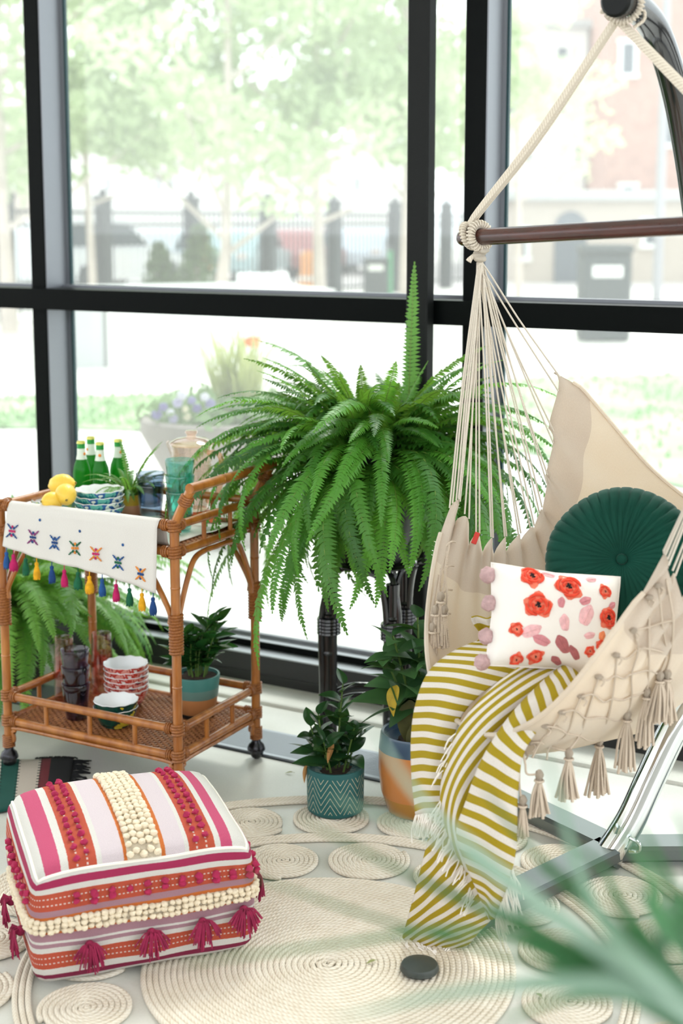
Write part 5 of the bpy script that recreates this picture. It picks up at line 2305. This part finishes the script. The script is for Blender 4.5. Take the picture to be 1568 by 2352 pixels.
e1 = ground(1035, 2145)
flatbar(base0, V((e1.x - .02, e1.y - .05, .035)))
flatbar(base0, V((.37, 3.70, .035)))
flatbar(base0, V((1.25, 3.30, .035)))
fd_ = ground(958, 2252)
for c in (V((fd_.x + .005, fd_.y + .012, .0)), V((.35, 3.73, 0)), V((1.27, 3.30, 0))):
    b = MB()
    b.lathe([(.0001, .0), (.037, .002), (.041, .007), (.040, .010), (.040, .0125), (.037, .018), (.017, .025), (.0001, .026)], 24, c=c + V((0, 0, .013)))
    b.build('foot_pad', mat('rubber_foot', '#3a413e', .45), angle=35, **HSK)
b = MB()
b.tube([base0 + V((.0, -.02, .03)), base0 + V((.01, -.03, .07))], .012, 10)
b.tube(path([base0 + V((.03, -.05, .05)), base0 + V((.05, -.06, .04)), base0 + V((.05, -.06, .02)), base0 + V((.03, -.05, .015))], 10), .005, 8)
b.build('bracket_bolt', M_chrome, **HSK)

# ================================================================ CUSHIONS AND BLANKET
M_velvet = mat('emerald_velvet', '#063f33', .8, spec=.2, sheen=.15, var=.15, vscale=12)
pc = hm(1430, 1292, 2.80)
nz_ = V((-.25, -.85, .42)).normalized()
xz = V((1, -.1, 0))
xz = (xz - nz_ * xz.dot(nz_)).normalized()
yz = nz_.cross(xz)
MR = Matrix((xz, yz, nz_)).transposed()
vp = thing('round_cushion', 'round emerald velvet cushion with pleats radiating from a button', 'cushion', loc=pc)
b = MB()
RC, NP = .166, 40
prof = [(.0001, .030), (.012, .030), (.03, .044), (.07, .054), (.115, .052), (.145, .04), (.16, .022), (RC, 0), (.16, -.022), (.14, -.04), (.08, -.05), (.0001, -.045)]


def pleat(r, z, a, i):
    k = (a * NP / (2 * math.pi) + r * 6) % 1
    w = (abs(k - .5) * 2)
    amp = .0075 * min(1, r / .06) * (1 if z > -.03 else .4)
    g = 1 - w ** 6
    return r * (1 + .012 * (g - .6)), z + (1 if z >= 0 else -1) * amp * (g - .8) + (.004 * math.sin(a * 5) if r > .13 else 0)


b.lathe(prof, NP * 8, MR, pleat)
b.build('velvet_cover', M_velvet, vp, angle=None)
b = MB()
b.ball(MR @ V((0, -.0, .034)), .012, 12, 7, (1, 1, .6), MR)
b.build('button', M_velvet, vp)

# floral lumbar cushion
M_pcot = mat('white_cotton', '#efe9e4', .9, bump=.15, bscale=300)
fc = hm(1272, 1425, 2.66)
ax_ = V((.985, .10, -.135)).normalized()
ay_ = V((.36, .42, .82))
ay_ = (ay_ - ax_ * ay_.dot(ax_)).normalized()
an_ = ax_.cross(ay_)
FW, FH, FT = .138, .105, .052
fpil = thing('floral_cushion', 'small white cushion with embroidered coral roses and mauve pompoms', 'cushion', loc=fc)


def pil(a, c, sg=1, off=0.0):
    th = FT * (max(0, 1 - a ** 4) ** .6) * (max(0, 1 - c ** 4) ** .6)
    k = 1 - .07 * (1 - abs(a)) * abs(c) ** 3 - .0
    k2 = 1 - .06 * (1 - abs(c)) * abs(a) ** 3
    return fc + ax_ * (a * FW * k2) + ay_ * (c * FH * k) + an_ * (sg * th + off)


b = MB()
b.grid(lambda u, v: pil(u * 2 - 1, v * 2 - 1, 1), 28, 24)
b.grid(lambda u, v: pil(1 - u * 2, v * 2 - 1, -1), 28, 24)
b.build('cotton_cover', M_pcot, fpil, angle=None, world=True)
b = MB()
ed = [(-1 + 2 * k / 16, -1) for k in range(16)] + [(1, -1 + 2 * k / 16) for k in range(16)] + [(1 - 2 * k / 16, 1) for k in range(16)] + [(-1, 1 - 2 * k / 16) for k in range(16)]
b.tube([pil(a, c) for a, c in ed], .002, 5, closed=True)
b.build('edge_seam', M_pcot, fpil, world=True)
A2, B2 = (140, 20), (48, -88)
det = A2[0] * B2[1] - A2[1] * B2[0]


def pab(px, py):
    x, y = px - 1268, py - 1425
    return ((x * B2[1] - y * B2[0]) / det, (A2[0] * y - A2[1] * x) / det)


FM = {k: mat('floss_' + k, c, .85, bump=.5, bscale=400, var=.12, vscale=120) for k, c in dict(coral='#e8482f', salmon='#ee7d63', blush='#f0bcc0', rose='#d98f97', mauve='#b3686b', black='#1a1416', peach='#ef8d5f').items()}


def patch(b, ca, cc, ra, rb, rot, off=.0022, n=20, lob=0.0, seed=0):
    vs, fs = [pil(ca, cc, 1, off + .001)], []
    for ring, k in ((1, .55), (2, 1.0)):
        for i in range(n):
            a = 2 * math.pi * i / n
            rr_ = k * (1 + lob * math.sin(a * 5 + seed) + lob * .6 * math.sin(a * 3 + seed * 2))
            x, y = ra * rr_ * math.cos(a), rb * rr_ * math.sin(a)
            x, y = x * math.cos(rot) - y * math.sin(rot), x * math.sin(rot) + y * math.cos(rot)
            vs.append(pil(max(-.98, min(.98, ca + x / FW)), max(-.98, min(.98, cc + y / FH)), 1, off if ring == 1 else .0006))
    for i in range(n):
        j = (i + 1) % n
        fs.append((0, 1 + i, 1 + j))
        fs.append((1 + i, 1 + n + i, 1 + n + j, 1 + j))
    b.add(vs, fs)


def rose(px, py, r, seed, big=True):
    a, c = pab(px, py)
    r = r / FPX * fc.y
    b = MB()
    b.m = 1
    patch(b, a, c, r * 1.15, r * .95, seed, .0016, 24, .14, seed)
    b.m = 0
    for ring in range(3 if big else 2):
        rr_ = r * (.95 - .27 * ring)
        for k in range(3):
            a0 = seed + ring * .9 + k * 2.1
            pts = []
            for q in range(7):
                an = a0 + q * .26
                pts.append(pil(max(-.97, min(.97, a + rr_ * math.cos(an) / FW)), max(-.97, min(.97, c + rr_ * math.sin(an) * .85 / FH)), 1, .003))
            b.tube(pts, [r * .05, r * .1, r * .13, r * .14, r * .13, r * .1, r * .05], 6)
    b.m = 2
    for k in range(7 if big else 3):
        an, q = k * 2.4, r * .22 * math.sqrt(k / 7 + .05)
        b.ball(pil(a + q * math.cos(an) / FW, c + q * math.sin(an) / FH, 1, .004), r * .085, 6, 4)
    b.build('embroidered_rose', [FM['coral'], FM['salmon'], FM['black']], fpil, world=True)


for px, py, r, s, bg_ in ((1243, 1348, 27, 1, True), (1312, 1372, 30, 2.2, True), (1226, 1402, 30, 3.1, True), (1378, 1432, 24, 4.4, True), (1182, 1490, 17, .4, False), (1141, 1492, 15, 1.5, False), (1160, 1440, 16, 2.5, False), (1392, 1385, 16, 5.2, False), (1335, 1478, 13, 2.9, False), (1303, 1487, 12, .9, False)):
    rose(px, py, r, s, bg_)


def petal(px, py, l, w, rot, col):
    a, c = pab(px, py)
    b = MB()
    patch(b, a, c, l / FPX * fc.y, w / FPX * fc.y, rot, .0018, 18, .06, rot)
    L = l / FPX * fc.y
    b.tube([pil(max(-.97, min(.97, a + k * L * .8 * math.cos(rot) / FW)), max(-.97, min(.97, c + k * L * .8 * math.sin(rot) / FH)), 1, .0034) for k in (-1, -.4, .2, .9)], .0013, 5)
    b.build('embroidered_leaf', FM[col], fpil, world=True)


for a_ in ((1190, 1445, 26, 14, .4, 'blush'), (1205, 1462, 22, 12, -.3, 'rose'), (1270, 1435, 20, 12, 1.7, 'blush'), (1325, 1425, 26, 17, 1.2, 'blush'), (1335, 1400, 15, 10, .4, 'rose'), (1248, 1472, 24, 14, 2.2, 'mauve'), (1268, 1488, 20, 9, -.9, 'mauve'), (1280, 1400, 13, 9, 1.5, 'rose'), (1345, 1462, 12, 9, 1.2, 'peach'), (1315, 1460, 14, 8, .3, 'blush'), (1225, 1500, 16, 8, 2.6, 'mauve'), (1375, 1360, 14, 8, .2, 'blush'), (1285, 1345, 16, 9, -.2, 'blush'), (1400, 1410, 12, 8, .6, 'rose')):
    petal(*a_)
M_mpom = mat('mauve_wool', '#c3a1a2', .95, bump=.9, bscale=260, var=.12, vscale=80)
for k, c in enumerate((-.95, -.45, .2, .75)):
    b = MB()
    b.ball(pil(-1.06, c), .0165, 14, 10, lump=.25, sd=k)
    b.build('pompom', M_mpom, fpil, world=True)

# striped blanket ---------------------------------------------------
t = NT('yellow_striped_cotton')
u, v = weave(t, None)
f = t.math('FRACT', t.math('MULTIPLY', v, 1 / .058))
nz1 = t.noise(300, 'UV', 2)
sel = t.math('ADD', t.math('LESS_THAN', f, .27), t.math('MULTIPLY', t.math('GREATER_THAN', f, .5), t.math('LESS_THAN', f, .75)))
c = t.mix(sel, srgb('#efe8e2'), srgb('#b59d22'))
c = t.mix(.18, c, t.ramp(nz1, [(.3, (.55, .55, .55, 1)), (.7, (1, 1, 1, 1))], 'LINEAR'), 'MULTIPLY')
t.ln(c, t.p.inputs['Base Color'])
t.p.inputs['Roughness'].default_value = .95
t.bump(nz1, .12, .002)
t.translucent(.25, c)
M_blk = t.m
blk = thing('striped_blanket', 'mustard and white striped cotton blanket spilling off the hammock seat', 'blanket', loc=V((hm(1050, 1700, 2.68).x, hm(1050, 1700, 2.68).y, 0)))
BK = dict(parent=blk, world=True)


def layer(name, rows, bulge=.02, ang=0.0, nf=2, amp=.006, off=0.0, nu=26):
    """rows: (left px,py,Y, right px,py,Y) from the seat down"""
    Ls = [hm(r_[0], r_[1], r_[2]) for r_ in rows]
    Rs = [hm(r_[3], r_[4], r_[5]) for r_ in rows]
    cum = [0]
    for i in range(1, len(rows)):
        cum.append(cum[-1] + ((Ls[i] + Rs[i]) / 2 - (Ls[i - 1] + Rs[i - 1]) / 2).length)
    W = max((a - c).length for a, c in zip(Ls, Rs))

    def f(u, v):
        p = lerp(cr(Ls, v), cr(Rs, v), u)
        back = V((.25, .9, -.25)).normalized()
        p = p - back * (bulge * math.sin(math.pi * u) + amp * math.sin(u * nf * 2 * math.pi + v * 2.5))
        p.z += .006 * math.sin(math.pi * u)
        return p

    def uvf(u, v):
        x, y = u * W, v * cum[-1]
        return (x * math.cos(ang) - y * math.sin(ang), x * math.sin(ang) + y * math.cos(ang) + off)
    b = MB()
    b.grid(f, nu, 40, uvf)
    o = b.build(name, M_blk, angle=None, **BK)
    m_ = o.modifiers.new('thick', 'SOLIDIFY')
    m_.thickness = .0025
    return f


fA = layer('fold', [(1110, 1468, 2.82, 1300, 1500, 2.74), (1040, 1498, 2.77, 1230, 1530, 2.68), (985, 1545, 2.72, 1130, 1575, 2.64), (956, 1620, 2.69, 1062, 1640, 2.63), (946, 1700, 2.68, 1035, 1720, 2.63), (948, 1790, 2.675, 1022, 1800, 2.63), (956, 1872, 2.67, 1022, 1868, 2.63)], .022, .05, 1.5, .004)
fB = layer('fold', [(1200, 1520, 2.70, 1300, 1528, 2.66), (1130, 1580, 2.64, 1260, 1560, 2.60), (1062, 1660, 2.605, 1170, 1650, 2.57), (1022, 1760, 2.60, 1110, 1745, 2.56), (1014, 1850, 2.60, 1080, 1840, 2.56), (1035, 1930, 2.60, 1085, 1930, 2.56), (1080, 2020, 2.61, 1140, 2010, 2.57), (1105, 2075, 2.62, 1160, 2060, 2.58)], .020, 1.15, 1.5, .004, .01)
fC = layer('fold', [(1290, 1530, 2.62, 1330, 1548, 2.60), (1240, 1572, 2.58, 1300, 1590, 2.54), (1168, 1650, 2.54, 1240, 1668, 2.51), (1108, 1745, 2.53, 1200, 1735, 2.50), (1072, 1840, 2.53, 1188, 1830, 2.50), (1050, 1915, 2.53, 1186, 1930, 2.50), (1078, 2000, 2.55, 1172, 2010, 2.52), (1105, 2060, 2.57, 1150, 2070, 2.54), (1122, 2112, 2.60, 1134, 2110, 2.57)], .024, -.42, 1.2, .005, .015)
fD = layer('fold', [(1000, 1868, 2.64, 1060, 1880, 2.60), (982, 1940, 2.65, 1090, 1960, 2.60), (962, 2020, 2.67, 1112, 2030, 2.60), (940, 2100, 2.70, 1140, 2088, 2.61), (924, 2160, 2.725, 1100, 2140, 2.64), (936, 2182, 2.73, 1070, 2176, 2.67)], .016, .62, 2.5, .006, .02)
M_fri = mat('white_fringe', '#efe9e2', .95)


def fringe(fn, v, u0, u1, n, L, dirv, name='fringe'):
    b = MB()
    for k in range(n):
        p = fn(lerp(u0, u1, k / (n - 1)), v)
        for j in range(2):
            e = p + V(dirv) * L * R.uniform(.7, 1.1) + V((R.uniform(-.008, .008), R.uniform(-.008, .008), R.uniform(-.004, .004)))
            m_ = lerp(p, e, .5) + V((R.uniform(-.006, .006), -.004, R.uniform(-.003, .006)))
            if e.z < .018:
                e.z = .018
            b.tube(path([p, m_, e], 5), .0016, 4)
    b.build(name, M_fri, **BK)


fringe(fA, .995, .0, 1, 22, .055, (-.05, -.05, -1))
fringe(fD, .995, .0, .75, 20, .06, (-.7, -.2, -.5))


def side_fringe(fn, u, v0, v1, n, L, dirv):
    b = MB()
    for k in range(n):
        p = fn(u, lerp(v0, v1, k / (n - 1)))
        for j in range(2):
            e = p + V(dirv) * L * R.uniform(.6, 1.1) + V((R.uniform(-.01, .01), R.uniform(-.006, .006), R.uniform(-.006, .006)))
            m_ = lerp(p, e, .5) + V((R.uniform(-.006, .006), -.006, .006))
            b.tube(path([p, m_, e], 5), .0016, 4)
    b.build('fringe', M_fri, **BK)


side_fringe(fB, 0.0, .55, .95, 22, .05, (-.45, -.2, -.8))
side_fringe(fC, 1.0, .72, .97, 18, .085, (.25, -.05, -.95))
side_fringe(fB, 0.0, .32, .44, 5, .045, (-.5, -.2, -.8))
b = MB()
p = hm(1118, 1448, 2.80)
b.grid(lambda u, v: p + V(((u - .5) * .045 + .01 * math.sin(v * 5), .01 * math.sin(u * 7), (v - .5) * .06)), 8, 8, lambda u, v: (u * .05, v * .06))
o = b.build('corner_tuft', M_blk, angle=None, **BK)
m_ = o.modifiers.new('thick', 'SOLIDIFY')
m_.thickness = .003

# ================================================================ STRAPPY PLANT CLOSE TO THE LENS
M_strap = leafmat('strap_leaf', '#2c6a34', '#62a06c', .3, .3)
M_strap2 = leafmat('strap_leaf_pale', '#7fa78b', '#b4cdbd', .3, .3)
SPB = V((.335, .93, .0))
spl = thing('dracaena', 'strappy green houseplant close in front with arching leaves', 'plant', loc=SPB)
SK = dict(parent=spl, world=True)
crown = SPB + V((0, 0, .93))
b = MB()
b.tube(path([SPB + V((0, 0, .28)), SPB + V((.02, .01, .6)), crown], 10), .017, 10)
b.build('stem', mat('cane_bark', '#8b7a5d', .8, bump=.4, bscale=80), **SK)
b = MB()
b.lathe([(.0001, 0), (.11, 0), (.12, .01), (.15, .28), (.16, .29), (.16, .31), (.145, .31), (.14, .28), (.0001, .27)], 28, c=SPB)
b.build('pot', mat('white_pot', '#e6e4df', .4), angle=50, **SK)
b = MB()
b.ball(SPB + V((0, 0, .275)), .135, 14, 6, (1, 1, .12), lump=.4)
b.build('soil', M_soil, **SK)


def strap(pts, wd, m):
    """pts: (px,py,Y) from crown to tip"""
    P = [crown + V((R.uniform(-.01, .01), R.uniform(-.01, .01), R.uniform(-.03, .01)))] + [at(*q) for q in pts]
    c = path(P, 26)
    b = MB()
    vs, fs = [], []
    for i, p in enumerate(c):
        d = (c[min(25, i + 1)] - c[max(0, i - 1)]).normalized()
        sd = d.cross(V((0, -.6, 1))).normalized()
        up = sd.cross(d)
        s = i / 25
        w = wd * (.55 + .45 * math.sin(math.pi * min(1, s * 1.3 + .1))) * (1 - s ** 4) + .0004
        for k in (-1, 0, 1):
            vs.append(p + sd * w * k + up * (abs(k) * w * .3))
    for i in range(25):
        for k in range(2):
            a = i * 3 + k
            fs.append((a, a + 1, a + 4, a + 3))
    b.add(vs, fs)
    o = b.build('leaf', m, angle=None, **SK)
    sm = o.modifiers.new('thick', 'SOLIDIFY')
    sm.thickness = .0007


for pts, w, pale in (
    ([(1450, 2290, .95), (1150, 2195, 1.02), (820, 2095, 1.08), (560, 2005, 1.12)], 0.0032, 0),
    ([(1400, 2270, .95), (1100, 2140, 1.0), (760, 2170, 1.03), (420, 2215, 1.03)], 0.0043, 0),
    ([(1430, 2260, .95), (1150, 2110, 1.0), (900, 1990, 1.05), (690, 1880, 1.08)], 0.0054, 0),
    ([(1450, 2240, .93), (1220, 2070, .97), (1000, 1930, 1.0), (760, 1830, 1.02)], 0.0065, 1),
    ([(1440, 2230, .92), (1180, 2030, .95), (960, 1830, .97), (850, 1660, .98)], 0.0065, 1),
    ([(1480, 2200, .95), (1330, 2060, 1.0), (1200, 1930, 1.05), (1110, 1810, 1.08)], 0.0058, 0),
    ([(1460, 2200, .92), (1340, 2030, .95), (1290, 1860, .97), (1250, 1720, .98)], 0.0050, 1),
    ([(1500, 2180, .93), (1420, 2070, .96), (1380, 1990, .98), (1300, 1930, 1.0)], 0.0058, 0),
    ([(1540, 2150, .93), (1500, 2030, .96), (1450, 1940, .98), (1400, 1880, 1.0)], 0.0058, 0),
    ([(1560, 2170, .95), (1550, 2060, 1.0), (1500, 1950, 1.04), (1470, 1890, 1.06)], 0.0058, 0),
    ([(1500, 2260, .9), (1350, 2160, .93), (1220, 2100, .96), (1080, 2080, .98)], 0.0065, 1),
    ([(1480, 2270, .95), (1330, 2190, .98), (1230, 2130, 1.0), (1120, 2060, 1.02)], 0.0058, 0),
    ([(1520, 2300, .9), (1300, 2260, .92), (1050, 2280, .92), (760, 2340, .9)], 0.0086, 1),
    ([(1520, 2240, .95), (1430, 2150, 1.0), (1330, 2050, 1.05), (1230, 1990, 1.08)], 0.0050, 0),
    ([(1550, 2250, .93), (1520, 2150, .96), (1470, 2060, .98), (1430, 2000, 1.0)], 0.0050, 1),
    ([(1590, 2150, .93), (1600, 2030, .96), (1580, 1930, .98), (1550, 1860, 1.0)], 0.0058, 0),
    ([(1530, 2330, .92), (1400, 2290, .95), (1280, 2300, .97), (1150, 2345, .97)], 0.0058, 0),
    ([(1680, 2260, .95), (1760, 2200, 1.0), (1850, 2200, 1.03)], 0.0058, 0),
):
    strap(pts, w, M_strap2 if pale else M_strap)

# fallen leaf bits on the floor and rug
M_bit = mat('fallen_leaf', '#8f9360', .8)
lfm = leaf_mesh('leaf_blade', .022, .009, M_bit, .3, .3)
for px, py, rz, lb in ((1335, 1937, 1.2, 'small fallen leaf on the concrete near the hammock stand'), (1243, 2293, .4, 'small fallen leaf lying on a rug coil at the front'), (862, 2208, 2.0, 'small green leaf scrap on the large rug disc'), (672, 1776, 1.5, 'tiny dried leaf on the concrete beside the chevron pot')):
    q = ground(px, py, .014 if py > 2100 else .002)
    o = thing('fallen_leaf', lb, 'leaf', loc=q, rz=rz, group='fallen leaf scraps')
    link('leaf_blade', lfm, o, loc=(0, 0, .003))
    b = MB()
    b.tube([(0, 0, .003), (0, -.006, .002)], .0006, 4)
    b.build('leaf_stalk', M_bit, o)
